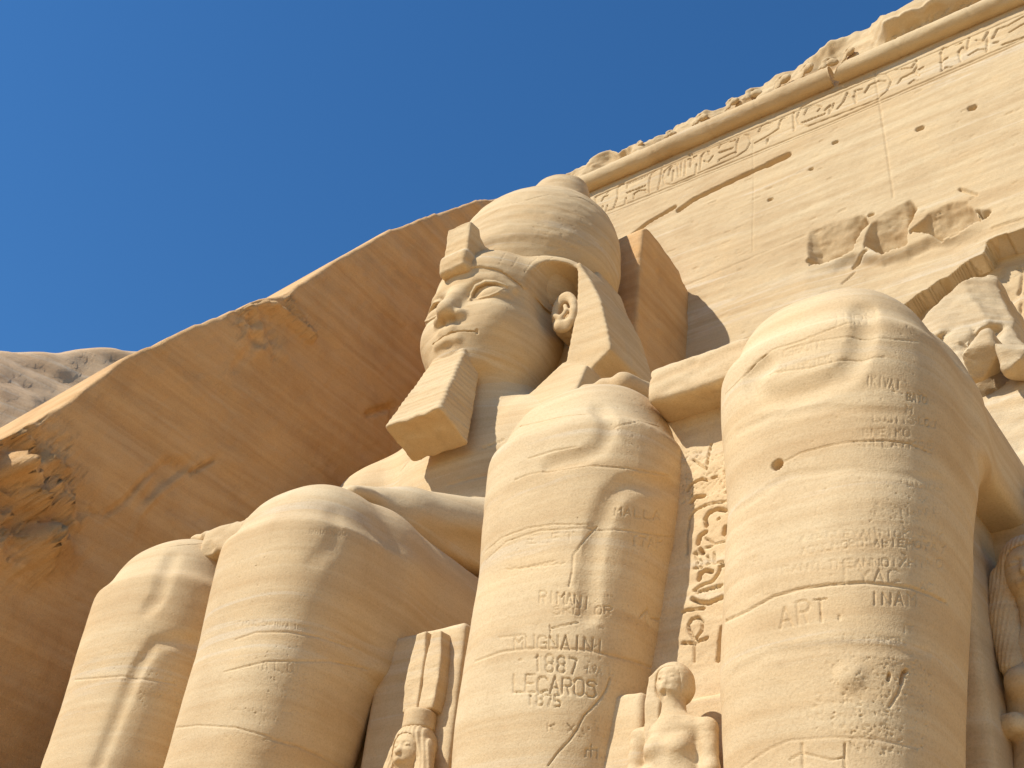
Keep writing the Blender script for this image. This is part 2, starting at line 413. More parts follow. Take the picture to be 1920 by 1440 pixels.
def fst(pts, wd=.045, dp=.05): FS.append(([atF(*p) for p in pts], wd, dp))
def c7(*p): return [(980+u/3.31, 120+v/3.31) for u, v in p]
def c3(*p): return [(1280+u/3, v/3) for u, v in p]
def zig(a, b, n, amp):
    return [(a[0]+(b[0]-a[0])*i/n, a[1]+(b[1]-a[1])*i/n+(amp if i % 2 else -amp)) for i in range(n+1)]
for g_ in (c7((455, 860), (450, 825), (530, 790), (525, 805)), c7((490, 850), (505, 825), (530, 815)), c7((490, 905), (495, 880)), c7((515, 915), (525, 875)),
           c7((565, 890), (590, 820), (590, 770), (605, 750), (630, 742)), zig(*c7((650, 745), (780, 690)), 14, 1.0), zig(*c7((645, 800), (760, 755)), 12, 1.0), c7((650, 745), (648, 770)),
           c7((690, 835), (690, 805), (720, 785), (760, 780), (770, 795)), c7((635, 865), (640, 830)), c7((785, 800), (785, 730), (800, 680), (820, 665)), c7((840, 780), (865, 650)),
           c7((905, 690), (915, 650), (940, 620), (960, 620), (965, 650)), c7((930, 725), (935, 660)), c7((962, 620), (965, 700)), c7((988, 600), (978, 700)), c7((1012, 590), (1005, 690)),
           c7((1020, 595), (1080, 570)), c7((1050, 560), (1040, 640)), c7((1030, 560), (1065, 600)), c7((1072, 680), (1078, 620)), c7((1100, 655), (1110, 570), (1130, 545), (1155, 540), (1160, 560)), c7((1125, 600), (1150, 610), (1180, 570)),
           c7((1220, 522), (1225, 500), (1320, 470)), zig(*c7((1220, 550), (1305, 520)), 10, .8), c7((1215, 605), (1220, 590), (1320, 545)), c7((1325, 555), (1330, 480), (1345, 450)),
           c7((1465, 420), (1480, 385), (1520, 365), (1550, 365)), c7((1440, 490), (1530, 440), (1590, 400), (1600, 350), (1625, 330), (1640, 335)), c7((1520, 465), (1515, 495)), c7((1680, 300), (1685, 415)),
           c3((685, 645), (700, 610), (740, 590), (780, 600), (760, 625)), zig(*c3((672, 690), (800, 640)), 14, 1.2), c3((800, 620), (830, 590), (825, 640), (850, 580)), c3((870, 610), (905, 570), (925, 520), (940, 540)), c3((960, 540), (975, 580), (970, 510)), c3((985, 505), (1010, 500)),
           c3((1025, 520), (1050, 480), (1100, 455), (1140, 455)), c3((1210, 470), (1230, 440), (1300, 405)), c3((1195, 390), (1290, 380), (1315, 335), (1320, 370), (1300, 400), (1330, 425)), c3((1275, 470), (1300, 450), (1320, 455)), c3((1330, 390), (1355, 375)),
           c3((1450, 300), (1465, 270), (1490, 265)), c3((1455, 300), (1460, 380), (1455, 400)), c3((1450, 350), (1490, 325)), c3((1460, 395), (1480, 378), (1515, 375)),
           c3((1540, 250), (1570, 240)), c3((1565, 345), (1552, 290), (1575, 265), (1600, 280), (1612, 210)), c3((1650, 225), (1690, 230), (1720, 170), (1710, 290)), c3((1610, 310), (1660, 280), (1700, 275)),
           c3((1745, 215), (1770, 165), (1830, 145), (1925, 90)), c3((1750, 240), (1775, 235)), c3((1800, 250), (1925, 205)), c3((1840, 180), (1925, 130))): fst(g_, .032, .05)
for g_ in (c7((925, 748), (880, 742), (868, 705), (880, 665), (925, 625), (1360, 440), (1400, 440), (1415, 480), (1390, 530), (1330, 572), (925, 748)),
           c3((700, 710), (655, 695), (640, 665), (665, 605), (740, 560), (1100, 420), (1150, 415), (1175, 450), (1150, 510), (1090, 560), (700, 710))): fst(g_, .028, .04)
fst([(1137, 396), (1280, 341), (1560, 228), (1920, 72)], .03, .03); fst([(1139, 402), (1280, 346), (1560, 233), (1920, 78)], .02, .02)
fst([(1125, 365), (1330, 276), (1548, 186), (1920, 26)], .03, .03)
fst([(1185, 440), (1215, 417), (1265, 388)], .07, .14); fst([(1272, 394), (1300, 374), (1345, 352), (1400, 326), (1440, 308)], .085, .17); fst([(1440, 308), (1476, 291)], .12, .2)
fst([(1280, 537), (1350, 508), (1510, 440)], .025, .02)
fst([(1412, 265), (1413, 360), (1411, 470)], .018, .02); fst([(1640, 135), (1650, 200), (1664, 290), (1675, 370)], .03, .025)
fst([(1390, 640), (1460, 600), (1560, 560)], .02, .02); fst([(1595, 495), (1622, 470)], .05, .1); fst([(1575, 527), (1598, 505)], .03, .05)
fst([(1800, 355), (1830, 365)], .05, .08); fst([(1860, 428), (1920, 410)], .03, .04)
for hx, hy, hw in ((1563, 268, .05), (1722, 242, .075), (1820, 203, .085), (1441, 375, .04), (1518, 318, .03), (1630, 404, .05), (1516, 488, .07)): fst([(hx, hy), (hx+6, hy-2)], hw, .16)
for gx in (1905, 1890):                # remains of glyphs at the right rim
    fst([(gx, 470), (gx+12, 480), (gx+8, 510), (gx+2, 520)], .05, .06); fst([(gx+8, 540), (gx+4, 580), (gx+10, 620)], .045, .06)
for _ in range(150):
    a = (random.uniform(1190, 1920), random.uniform(150, 640)); L_ = random.uniform(2, 16); fst([a, (a[0]+L_, a[1]-L_*.42)], random.uniform(.015, .03), random.uniform(.01, .03))
Vf = np.stack([x, facade_y(z), z], 1).astype(float)
yo -= carve_disp(Vf, seg_list(FS))
Vf[:, 1] += yo
nz_ = len(zs); I = np.arange(len(x)).reshape(len(xs), nz_)
Qf = np.stack([I[:-1, :-1], I[1:, :-1], I[1:, 1:], I[:-1, 1:]], -1).reshape(-1, 4)
link('wall', to_mesh('wall', Vf, Qf), ST_FAC, facade)
def tube(x0, x1, r, z0, broken=(0, 0)):
    X = np.arange(x0, x1, .05); A = np.linspace(0, 2*math.pi, 40, endpoint=False)
    XX, AA = np.meshgrid(X, A, indexing='ij'); xx, aa = XX.ravel().astype(f4), AA.ravel().astype(f4)
    rr = r*(1+.05*fbm(xx*1.3, np.cos(aa)*1.2, np.sin(aa)*1.2, 4)+.02*vnoise(xx*9, np.cos(aa)*5, np.sin(aa)*5))
    for xj in (1.15, 2.75, 4.05, 7.6, 9.3): rr = rr*(1-.05*np.exp(-((xx-xj)/.025)**2))
    sh = np.zeros_like(xx)
    if broken[0]: m = xx < x0+.8; sh = np.where(m, (x0+.8-xx)*.7*(np.sin(aa)*.5+.2*fbm(xx*2, np.cos(aa)*2, np.sin(aa)*2, 3)), 0)
    if broken[1]: sh = sh + np.where(xx > x1-.25, .2*fbm(np.cos(aa)*2, np.sin(aa)*2, xx*0, 3), 0)
    yc = facade_y(25.9)-.10
    V = np.stack([xx+sh, yc-rr*np.cos(aa), z0+rr*np.sin(aa)], 1); n = len(A); I = np.arange(len(V)).reshape(len(X), n); J = np.roll(I, -1, 1)
    Q = np.stack([I[:-1], I[1:], J[1:], J[:-1]], -1).reshape(-1, 4)
    fs = Q.tolist()+[I[0].tolist()[::-1], I[-1].tolist()]
    return V, fs
V, fs = tube(-3.0, 5.98, .27, 25.95, (0, 0)); link('torus_moulding', to_mesh('torus_moulding', V, fs), ST_FAC, facade, label='left length of round moulding with a broken square end')
V, fs = tube(6.3, 34, .25, 25.92, (1, 0)); link('torus_moulding', to_mesh('torus_moulding', V, fs), ST_FAC, facade, label='right length of round moulding, crumbled at its left end')
# cornice above the moulding: a weathered stump on the left, the hollow cavetto still standing on the right
xs = np.concatenate([np.arange(-3.3, 11.5, .045), np.arange(11.6, 34, .4)]); ts = np.linspace(0, 1, 56)
XX, TT = np.meshgrid(xs, ts, indexing='ij'); x, t = XX.ravel().astype(f4), TT.ravel().astype(f4)
top = np.interp(x, [-3.3, -1.2, -.5, -.2, 1.6, 3.0, 4.4, 5.8, 7.0, 7.25, 7.5, 8.3, 9.0, 34], [26.9, 26.95, 27.2, 26.85, 26.87, 26.92, 27.15, 27.35, 27.45, 27.1, 26.95, 26.85, 26.85, 26.9])
top = top + .07*fbm(x*1.7, x*0, x*0, 4) + .03*fbm(x*7, x*0, x*0, 2)
keep = np.clip((x-6.95)/.45+.12*fbm(t*3, x*0, x*0, 3), 0, 1)
zz = 26.02 + (top-26.02)*np.clip(t/.78, 0, 1) + np.clip((t-.78)/.22, 0, 1)*.5
yb = facade_y(26)-.06
stump = yb + .10*fbm(x*2.2, t*2.5, x*0, 4) + .16*np.maximum(vnoise(x*1.6, t*2, x*0+4), 0)+.1
cav = yb + .12 - .5*np.clip((zz-26.0)/.55, 0, 1)**1.7 + .02*fbm(x*4, t*4, x*0, 3)
yy = stump*(1-keep)+cav*keep + np.clip((t-.78)/.22, 0, 1)**1.2*3.2
Vc = np.stack([x, yy, zz], 1).astype(float)
n = len(ts); I = np.arange(len(x)).reshape(len(xs), n); Qc = np.stack([I[:-1, :-1], I[1:, :-1], I[1:, 1:], I[:-1, 1:]], -1).reshape(-1, 4)
bv = BVHTree.FromPolygons(Vc.tolist(), Qc.tolist()); CS = []
def cst(pts, wd, dp):
    P = [bv.ray_cast(Vector(CAM), Vector(ray(*p)))[0] for p in pts]; P = [np.array(p) for p in P if p is not None]
    if len(P): CS.append((P, wd, dp))
for cx, cy in ((1671, 45), (1704, 32), (1751, 10)): cst([(cx-4, cy+1), (cx+4, cy-1)], .22, -.10)
for cx, cy in ((1665, 80), (1700, 62), (1745, 38), (1792, 22), (1835, 2)):
    cst([(cx, cy), (cx+4, cy-14), (cx+14, cy-20), (cx+24, cy-18)], .06, .09); cst([(cx+12, cy-4), (cx+14, cy-12), (cx+22, cy-13)], .05, .07)
cst([(1735, 40), (1738, 26), (1752, 18), (1775, 14)], .05, .07)
Vc[:, 1] -= carve_disp(Vc, seg_list(CS))
link('cornice', to_mesh('cornice', Vc, Qc), ST_FAC, facade)
# worn figures on the stump of the cornice
g = Grid((-.5, -.32, -.35), (.55, .3, .42), .022)
F = ell(g, (.18, 0, -.02), (.22, .2, .17)); F = smin(F, cap(g, (-.12, -.02, -.22), (-.08, -.06, .12), .08, .09), .05)
F = smin(F, chain(g, [(-.08, -.05, .12), (.02, -.1, .2), (.14, -.08, .22), (.2, -.04, .12)], .055), .05); F = smin(F, cap(g, (-.3, 0, -.26), (-.16, -.03, -.1), .05, .06), .05)
F = F + .02*fbm(g.x*6+0*g.y+0*g.z, g.y*6+0*g.x+0*g.z, g.z*6+0*g.x+0*g.y, 3)
fv, fq = surface_nets(F, g); fme = to_mesh('carved_figure', fv, fq); fme.materials.append(ST_FAC)
for i, (px, py) in enumerate([(1196, 263), (1253, 243), (1310, 214), (1368, 186), (1407, 168), (1462, 145), (1508, 124), (1549, 110), (1587, 92)]):
    p = atY(px, py+4, yb+.02); o = bpy.data.objects.new('carved_figure', fme); COL.objects.link(o); o.parent = facade; o.matrix_parent_inverse = facade.matrix_world.inverted()
    o.location = (p[0], p[1]+.05, p[2]-.04); k = [.36, .4, .52, .5, .62, .6, .62, .56, .5][i]; o.scale = (k*1.25, k*.7, k); o.rotation_euler = (0, random.uniform(-.25, .25), random.uniform(-.5, .5))

# ------------------------------------------------------------------ rock-cut flank of the recess on the left
prof = [(2.6, 27.2), (.18, 24.95), (-2.55, 21.55), (-3.9, 19.5), (-5.03, 17.65), (-6.5, 15.85), (-7.9, 13.95), (-8.8, 12.25), (-9.45, 11.25), (-11, 8.9), (-13, 5.9), (-17, .2)]
py_ = [p[0] for p in prof][::-1]; pz_ = [p[1] for p in prof][::-1]
ys = np.arange(-16.5, 2.4, .07); dn = np.concatenate([np.array([0, .015, .03, .05, .075, .1, .14, .18, .23, .29, .36, .44]), np.arange(.52, 27, .085)])[::-1]
ts = np.concatenate([-dn, np.linspace(.01, .3, 20)])
YY, TT = np.meshgrid(ys, ts, indexing='ij'); y, t = YY.ravel().astype(f4), TT.ravel().astype(f4)
rim = np.interp(y, py_, pz_) + .05*fbm(y*1.4, y*0, y*0, 5) + .03*fbm(y*6, y*0, y*0, 3)
z = np.maximum(rim+np.minimum(t, 0), -.3)
dist = np.maximum(rim-z, 0)*.6           # distance below the rim, square to it
ox = .05*strata(x=y*.4, y=y*0, z=z*.9+y*.12) + .03*fbm(y*.9, z*2.4+y*.6, y*0, 4) + .012*fbm(y*6, z*6, y*0, 3)
ox = ox - np.exp(-dist/.03)*.07
rough = np.clip(1-np.hypot(y+9.0, z-10.6)/1.6, 0, 1)         # crumbled boulders low on the left rim
rough = np.maximum(rough, .5*np.clip(1-np.hypot((y+5.6)/1.0, (z-16.4)/.9), 0, 1))
ox = ox + np.minimum(rough*1.6, 1)*(.75*np.abs(fbm(y*1.1, z*1.3, y*0+8, 5, .55))-.10)
V = np.stack([-3.2+ox, y, z], 1).astype(float)
ov = t > 0; V[ov, 0] = -3.32 - t[ov]*20; V[ov, 2] = rim[ov] + .012 - t[ov]*2.5 + .1*t[ov]*fbm(y[ov]*1.2, t[ov]*12, y[ov]*0, 3)
def wst(pts, wd, dp): WS.append(([atX(*p, -3.2) for p in pts], wd, dp))
WS = []
wst([(150, 955), (200, 962), (235, 940), (262, 905), (285, 885), (330, 858)], .045, .08); wst([(330, 858), (345, 872), (358, 884), (404, 863)], .045, .10)
for k in range(8): wst([(275+k*5, 930-k*9), (345+k*1.5, 880-k*2)], .10, .07)
wst([(245, 1020), (262, 965), (300, 920), (350, 885)], .06, -.05)
wst([(510, 575), (545, 598), (585, 632)], .13, -.20); wst([(540, 560), (588, 625)], .10, -.12)
wst([(690, 775), (740, 760), (735, 800)], .09, .12); wst([(440, 690), (480, 640)], .12, .05)
for _ in range(70):
    a = (random.uniform(0, 820), random.uniform(480, 1400)); L_ = random.uniform(40, 260); wst([a, (a[0]+L_*.86, a[1]+L_*random.uniform(.45, .66))], random.uniform(.04, .09), random.uniform(-.012, .022))
nb = len(ts); V[:, 0] += carve_disp(V*np.array([0, 1, 1])+np.array([-3.2, 0, 0]), seg_list(WS))*(t <= 0)
I = np.arange(len(y)).reshape(len(ys), nb); Q = np.stack([I[:-1, :-1], I[1:, :-1], I[1:, 1:], I[:-1, 1:]], -1).reshape(-1, 4)
link('rock_wall', to_mesh('rock_wall', V, Q), ST_WALL, None, 'smooth shaded rock-cut side wall, its sloping rim catching the sun', 'rock wall')

# natural cliff beyond the flank, ground
ys = np.arange(-22, 14, .12); ts = np.linspace(0, 1, 170); YY, TT = np.meshgrid(ys, ts, indexing='ij'); y, t = YY.ravel().astype(f4), TT.ravel().astype(f4)
topz = np.interp(y, [-22, -12, -8.2, -7, -6, -4.9, -4, 2, 14], [6, 12.5, 16.2, 17.5, 18.45, 19.25, 19.8, 24, 30])+.95
s_ = t*1.5
lz = np.where(s_ < 1, topz*s_ - 2.6*np.clip((s_-.8)/.2, 0, 1)*0, topz+(s_-1)*3)
lx = -10.6 - np.clip(s_-.78, 0, 1)**1.1*13 - np.where(s_ > 1, (s_-1)*20, 0)
lx = lx + .3*fbm(y*.3, lz*.4, y*0+2, 4) + .10*fbm(y*1.2, lz*2.0, y*0, 5); lz = lz + .12*fbm(y*.6, lz*.6, y*0+12, 4)
V = np.stack([lx, y, lz], 1).astype(float); nb = len(ts); I = np.arange(len(y)).reshape(len(ys), nb)
link('cliff', to_mesh('cliff', V, np.stack([I[:-1, :-1], I[1:, :-1], I[1:, 1:], I[:-1, 1:]], -1).reshape(-1, 4)), ST_HILL, kind='structure', label='rough natural cliff behind the cut wall')
gx = np.linspace(-400, 400, 161); XX, YY = np.meshgrid(gx, gx, indexing='ij'); x, y = XX.ravel().astype(f4), YY.ravel().astype(f4)
V = np.stack([x, y, .0+.05*fbm(x*.3, y*.3, x*0, 3)-.03], 1).astype(float); I = np.arange(len(x)).reshape(161, 161)
link('ground', to_mesh('ground', V, np.stack([I[:-1, :-1], I[1:, :-1], I[1:, 1:], I[:-1, 1:]], -1).reshape(-1, 4)), SAND, kind='structure')

# ------------------------------------------------------------------ the colossi
def leg_body(xc, zk, thb=7.5, h=.048):
    g = Grid((xc-1.75, -8.9, 1.0), (xc+1.65, -1.2, zk+.4), h)
    zl = g.z.ravel()
    iz = lambda zz, v: np.interp(zl, zz, v).astype(f4)[None, None, :]
    zz = [1, 3, 5, 6, 7.2, 8.3, zk-.6, zk+1]
    cx = xc + iz(zz, [-.26, -.28, -.26, -.19, -.06, .0, 0, 0]); cy = iz(zz, [-7.2, -7.25, -7.35, -7.38, -7.36, -7.3, -7.3, -7.3])
    rx = iz(zz, [.58, .71, .90, .97, 1.03, 1.03, 1.03, 1.02]); ry = iz(zz, [.7, .75, .84, .94, 1.01, 1.01, 1.04, 1.04])
    p = 2.8
    shin = ((np.abs((g.x-cx)/rx)**p+np.abs((g.y-cy)/ry)**p)**(1/p)-1)*.95
    shin = np.maximum(shin, g.z-(zk-1.1))
    knee = ell(g, (xc, -7.22, zk-1.3), (1.04, 1.12, 1.28), 2.65)
    F = smin(shin, knee, .4)
    zc = zk-1.25+.0*g.y
    th = ((np.abs((g.x-xc-.02)/1.06)**2.6+(np.maximum(g.z-zc, 0)/1.27)**2.6)**(1/2.6)-1)*1.05
    th = smax(smax(th, -6.95-g.y, .4), thb-g.z, .15)
    F = smin(F, th, .34)
    F = np.maximum(F, g.y+1.6)
    return Body(F.astype(f4), g)
def throne_part(name, lo, hi, parent, h=.07, e=.06, chip=.05, mat=None, **kw):
    g = Grid(np.array(lo)-3*h, np.array(hi)+3*h, h); c = (np.array(lo)+np.array(hi))/2; r = (np.array(hi)-np.array(lo))/2
    return Body(np.broadcast_to(box(g, c, r, e), (g.x.size, g.y.size, g.z.size)).astype(f4), g, 1).build(name, mat or ST_LEG, parent, chip=chip, **kw)
st1 = empty('colossal_statue', (.7, -5, 0), 'seated sandstone pharaoh colossus with crown, headcloth and false beard, head intact', 'colossus')
st2 = empty('colossal_statue', (7.7, -5, 0), 'broken sandstone colossus nearest the camera, only its graffitied legs and knees left', 'colossus')

legA = leg_body(-.5, 9.75); legB = leg_body(1.95, 9.93); legC = leg_body(6.24, 10.0); legD = leg_body(9.15, 10.15, 8.45)
# -- leg A
legA.px([(322, 1045), (306, 1085), (297, 1118), (278, 1140)], .11, .05); legA.px([(365, 1205), (330, 1200), (290, 1205), (262, 1245), (243, 1285), (225, 1330), (205, 1380), (180, 1440)], .09, .05)
legA.px([(140, 1275), (230, 1268), (330, 1282)], .03, .014); legA.px([(290, 1030), (345, 1022), (380, 1020)], .02, .02); legA.px([(245, 1040), (220, 1062)], .02, .02)
for _ in range(3): legA.pits(215, 1245, 60, 40, 60); legA.pits(300, 1295, 40, 40, 60)
legA.pits(230, 1150, 90, 110, 60); legA.pits(260, 1405, 3, 3, 2, .02, .03, .05)
# -- leg B
legB.px([(625, 965), (632, 990), (622, 1025), (590, 1050)], .14, .02)
write(legB, 'PAOLO SAPINZA 1885', (446, 1174), (580, 1184), 9, .011, .014, -4); write(legB, 'GUIDO HADON', (580, 1001), (655, 1005), 9, .010, .012, -2)
for a in ([(440, 1200), (480, 1186), (540, 1185), (600, 1195), (660, 1215)], [(330, 1365), (370, 1360), (440, 1364), (500, 1380), (530, 1392)], [(500, 1385), (560, 1400), (600, 1418), (640, 1440)], [(420, 1260), (500, 1240), (620, 1240), (690, 1255)]): legB.px(a, .028, .016)
legB.pits(560, 1250, 70, 60, 160); legB.pits(520, 1330, 130, 80, 150); legB.pits(480, 1120, 60, 120, 60); write(legB, 'JM L OU', (480, 1255), (560, 1262), 16, .013, .016); write(legB, 'LUI HNU', (430, 1330), (600, 1345), 10, .01, .012)
# -- leg C
legC.px([(1122, 768), (1140, 785), (1140, 815), (1122, 842), (1085, 858), (1030, 872)], .09, .05); legC.px([(975, 800), (1010, 792), (1050, 782), (1090, 777), (1130, 776)], .022, .022); legC.px([(1150, 800), (1200, 790), (1235, 800)], .02, .012)
legC.px([(990, 860), (1040, 845), (1080, 838)], .022, .018); legC.px([(985, 892), (1030, 880), (1110, 873), (1180, 878), (1255, 892)], .018, .018); legC.px([(965, 900), (985, 892)], .02, .02)
legC.px([(1262, 912), (1205, 905), (1170, 908), (1148, 925), (1132, 960), (1118, 1000), (1110, 1040), (1105, 1090), (1103, 1150)], .10, .05)
legC.px([(910, 1035), (940, 1008), (990, 990), (1040, 983), (1105, 984)], .018, .016); legC.px([(912, 1050), (950, 1015), (1010, 995), (1100, 990), (1180, 995), (1260, 1008)], .018, .016)
legC.px([(1120, 985), (1090, 1020), (1075, 1040), (1073, 1070), (1066, 1100)], .022, .02); legC.px([(890, 1240), (940, 1222), (1000, 1215), (1100, 1218), (1190, 1240), (1230, 1255)], .03, .018)
legC.px([(1145, 1270), (1138, 1290), (1128, 1307), (1112, 1325), (1095, 1342), (1082, 1368), (1068, 1388), (1045, 1412), (1028, 1435)], .02, .03)
legC.pits(1120, 1370, 35, 55, 60)
write(legC, 'MUGNAINI', (962, 1219), (1136, 1226), 25, .018, .026, -5, .5, .74); write(legC, '1887', (998, 1260), (1084, 1266), 30, .022, .028, -3, .5, .66)
write(legC, 'LECAROS', (960, 1298), (1120, 1308), 31, .021, .028, -3, .4, .78); write(legC, '1875', (986, 1322), (1054, 1325), 22, .016, .026, 0, .3, .66)
write(legC, 'RIMANI', (1010, 1130), (1108, 1140), 22, .018, .018, -2, .5, .8); write(legC, 'SKO OR', (1035, 1152), (1150, 1150), 14, .014, .014); write(legC, 'MALLA', (1150, 965), (1240, 975), 16, .014, .016)
write(legC, 'ELFT', (985, 1020), (1080, 1015), 16, .012, .012); write(legC, 'TTAP', (1180, 1020), (1245, 1028), 18, .015, .018, 0, 1, .7); write(legC, 'K X', (1025, 1370), (1080, 1375), 15, .012, .014); write(legC, 'LVA L', (1100, 1260), (1150, 1265), 12, .011, .013)
for s_ in ([(1098, 1418), (1099, 1405), (1120, 1404), (1119, 1420)], [(1109, 1396), (1108, 1418)], [(1200, 1158), (1214, 1142), (1222, 1160), (1236, 1162)], [(1214, 1142), (1210, 1160), (1217, 1175)], [(1030, 1172), (1032, 1186)], [(1032, 1178), (1085, 1166)], [(972, 1238), (978, 1236)]): legC.px(s_, .017, .025)
for a in ([(950, 1068), (1000, 1062), (1060, 1056)], [(975, 1066), (1040, 1052)], [(935, 1195), (985, 1190)]): legC.px(zig(a[0], a[-1], 14, 1.5), .010, .011)
legC.pits(1040, 1130, 100, 180, 130); legC.pits(1150, 1200, 70, 90, 160); legC.pits(1190, 780, 50, 60, 90); legC.pits(955, 1062, 2, 2, 3, .02, .03, .04); legC.pits(1210, 1050, 40, 60, 90)
# -- leg D
legD.px([(1622, 580), (1624, 610), (1616, 640), (1606, 672), (1585, 702), (1540, 722), (1480, 740), (1430, 746), (1412, 728), (1412, 705), (1435, 688)], .11, .055); legD.px([(1618, 585), (1622, 600)], .12, .05)
legD.px([(1360, 740), (1385, 715), (1420, 678), (1450, 655), (1500, 640), (1545, 622), (1590, 605)], .018, .018); legD.px([(1475, 655), (1530, 640), (1600, 630), (1625, 632), (1720, 640)], .02, .012)
legD.px([(1470, 866), (1500, 850), (1540, 838), (1600, 828), (1660, 826), (1705, 832), (1745, 850)], .017, .022); legD.px([(1455, 873), (1459, 870)], .055, .12)
legD.px([(1360, 1165), (1400, 1146), (1450, 1118), (1500, 1104), (1560, 1096), (1620, 1092), (1660, 1096), (1710, 1102), (1745, 1115), (1775, 1130)], .035, .026)
legD.px([(1440, 700), (1520, 690), (1590, 672), (1660, 670)], .02, .014); legD.px([(1390, 1440), (1440, 1405), (1480, 1388), (1560, 1382), (1640, 1386), (1720, 1402)], .025, .010)
for a in ([(1380, 960), (1480, 890), (1600, 880), (1760, 900)], [(1385, 810), (1450, 780), (1550, 765), (1700, 775)], [(1380, 1260), (1450, 1225), (1560, 1210), (1740, 1225)]): legD.px(a, .06, .007)
write(legD, 'CERRUTI', (1468, 672), (1540, 652), 14, .013, .018, -1); write(legD, '21 FEB.1845', (1462, 701), (1562, 680), 13, .013, .018, -1); write(legD, 'JURM', (1560, 612), (1645, 598), 20, .013, .014, 0); write(legD, 'IKIVAI', (1622, 722), (1690, 730), 18, .014, .016)
write(legD, 'BATO', (1700, 750), (1740, 756), 14, .016, .03); write(legD, 'M', (1698, 772), (1712, 775), 12, .014, .02); write(legD, 'LOU', (1722, 795), (1755, 802), 12, .014, .024); write(legD, 'LOSTIS', (1636, 790), (1716, 794), 14, .013, .015)
write(legD, 'GNEIKO', (1618, 818), (1708, 818), 14, .013, .015); write(legD, 'KLEAIKOS', (1620, 838), (1752, 842), 13, .013, .015, -2); write(legD, 'CULILLE', (1700, 912), (1770, 920), 12, .012, .015)
write(legD, 'CLEYANTIOKLAIY', (1550, 1010), (1770, 1012), 13, .013, .016, -5); write(legD, 'AOSLMOROSABIEHOTAY', (1500, 1042), (1775, 1035), 14, .014, .019, -14); write(legD, 'IBANILTHEANNOIXHINO', (1450, 1078), (1770, 1064), 15, .014, .018, -8)
write(legD, 'LYAC', (1580, 1092), (1690, 1094), 24, .016, .018, 0); write(legD, 'AC', (1724, 1105), (1750, 1108), 15, .015, .02); write(legD, 'ART.', (1458, 1180), (1590, 1160), 40, .021, .032, -3, .8, .7); write(legD, 'INAM', (1628, 1134), (1722, 1136), 24, .017, .022, -1, .5, .66)
write(legD, '42 FREB', (1615, 1206), (1690, 1206), 11, .012, .014); write(legD, 'AFL', (1400, 1128), (1445, 1112), 16, .011, .012); write(legD, 'IT', (1690, 1185), (1712, 1188), 14, .012, .015); write(legD, 'G', (1525, 1315), (1545, 1315), 14, .013, .015)
write(legD, '1 IIS', (1380, 1060), (1420, 1052), 9, .012, .015); write(legD, 'A EL', (1500, 1015), (1545, 1008), 9, .011, .012); write(legD, 'ILNI', (1680, 965), (1760, 962), 12, .012, .016)
legD.px([(1584, 1395), (1583, 1440)], .02, .03); legD.px([(1480, 1425), (1503, 1412), (1560, 1425), (1583, 1420)], .017, .02); legD.px([(1504, 1395), (1506, 1440)], .016, .016); legD.px([(1690, 1280), (1694, 1262), (1700, 1258)], .038, .09); legD.px([(1666, 1275), (1668, 1264)], .03, .07); legD.px([(1690, 1283), (1684, 1300), (1668, 1325)], .014, .02)
legD.pits(1600, 1225, 110, 40, 220); legD.pits(1660, 1290, 110, 60, 260); legD.pits(1590, 1340, 80, 40, 190); legD.pits(1660, 1385, 80, 30, 190, .010, .022, .02); legD.pits(1700, 1320, 50, 90, 190); legD.pits(1700, 980, 70, 60, 160); legD.pits(1720, 700, 50, 100, 120); legD.pits(1560, 900, 150, 200, 160)
legD.px([(1590, 1270), (1596, 1268)], .13, -.03)
for b, o, lb in ((legA, st1, None), (legB, st1, None), (legC, st2, 'leg cut with large dated graffiti names'), (legD, st2, 'leg covered in small worn inscriptions')): b.build('leg', ST_LEG, o, label=lb)

# -- aprons of the kilts, seats, bases
def apron(x0, x1, parent, z0=9.32, z1=9.78):
    g = Grid((x0-.15, -8.3, z0-.2), (x1+.15, -5, z1+.3), .035)
    F = box(g, ((x0+x1)/2, -6.6, (z0+z1)/2+.02), ((x1-x0)/2, 1.28, (z1-z0)/2), .05)
    F = F + .0*g.x
    b = Body(F.astype(f4), g, 1); return b.build('kilt_apron', ST_LEG, parent, a1=.02, a2=.018, chip=.08)
apron(.2, 1.4, st1, 9.15, 9.6); apron(7.2, 8.4, st2)
throne_part('throne', (-2.0, -6.3, 1.0), (3.3, .8, 7.7), st1); throne_part('throne', (4.85, -6.3, 1.0), (9.85, .8, 8.5), st2)
throne_part('pedestal', (-2.4, -9.8, 0), (3.8, -6.3, 1.4), st1, .1); throne_part('pedestal', (4.6, -9.8, 0), (11.0, -6.3, 1.4), st2, .1)
throne_part('panel', (-.2, -7.1, 1.3), (1.6, -6.2, 9.3), st1)
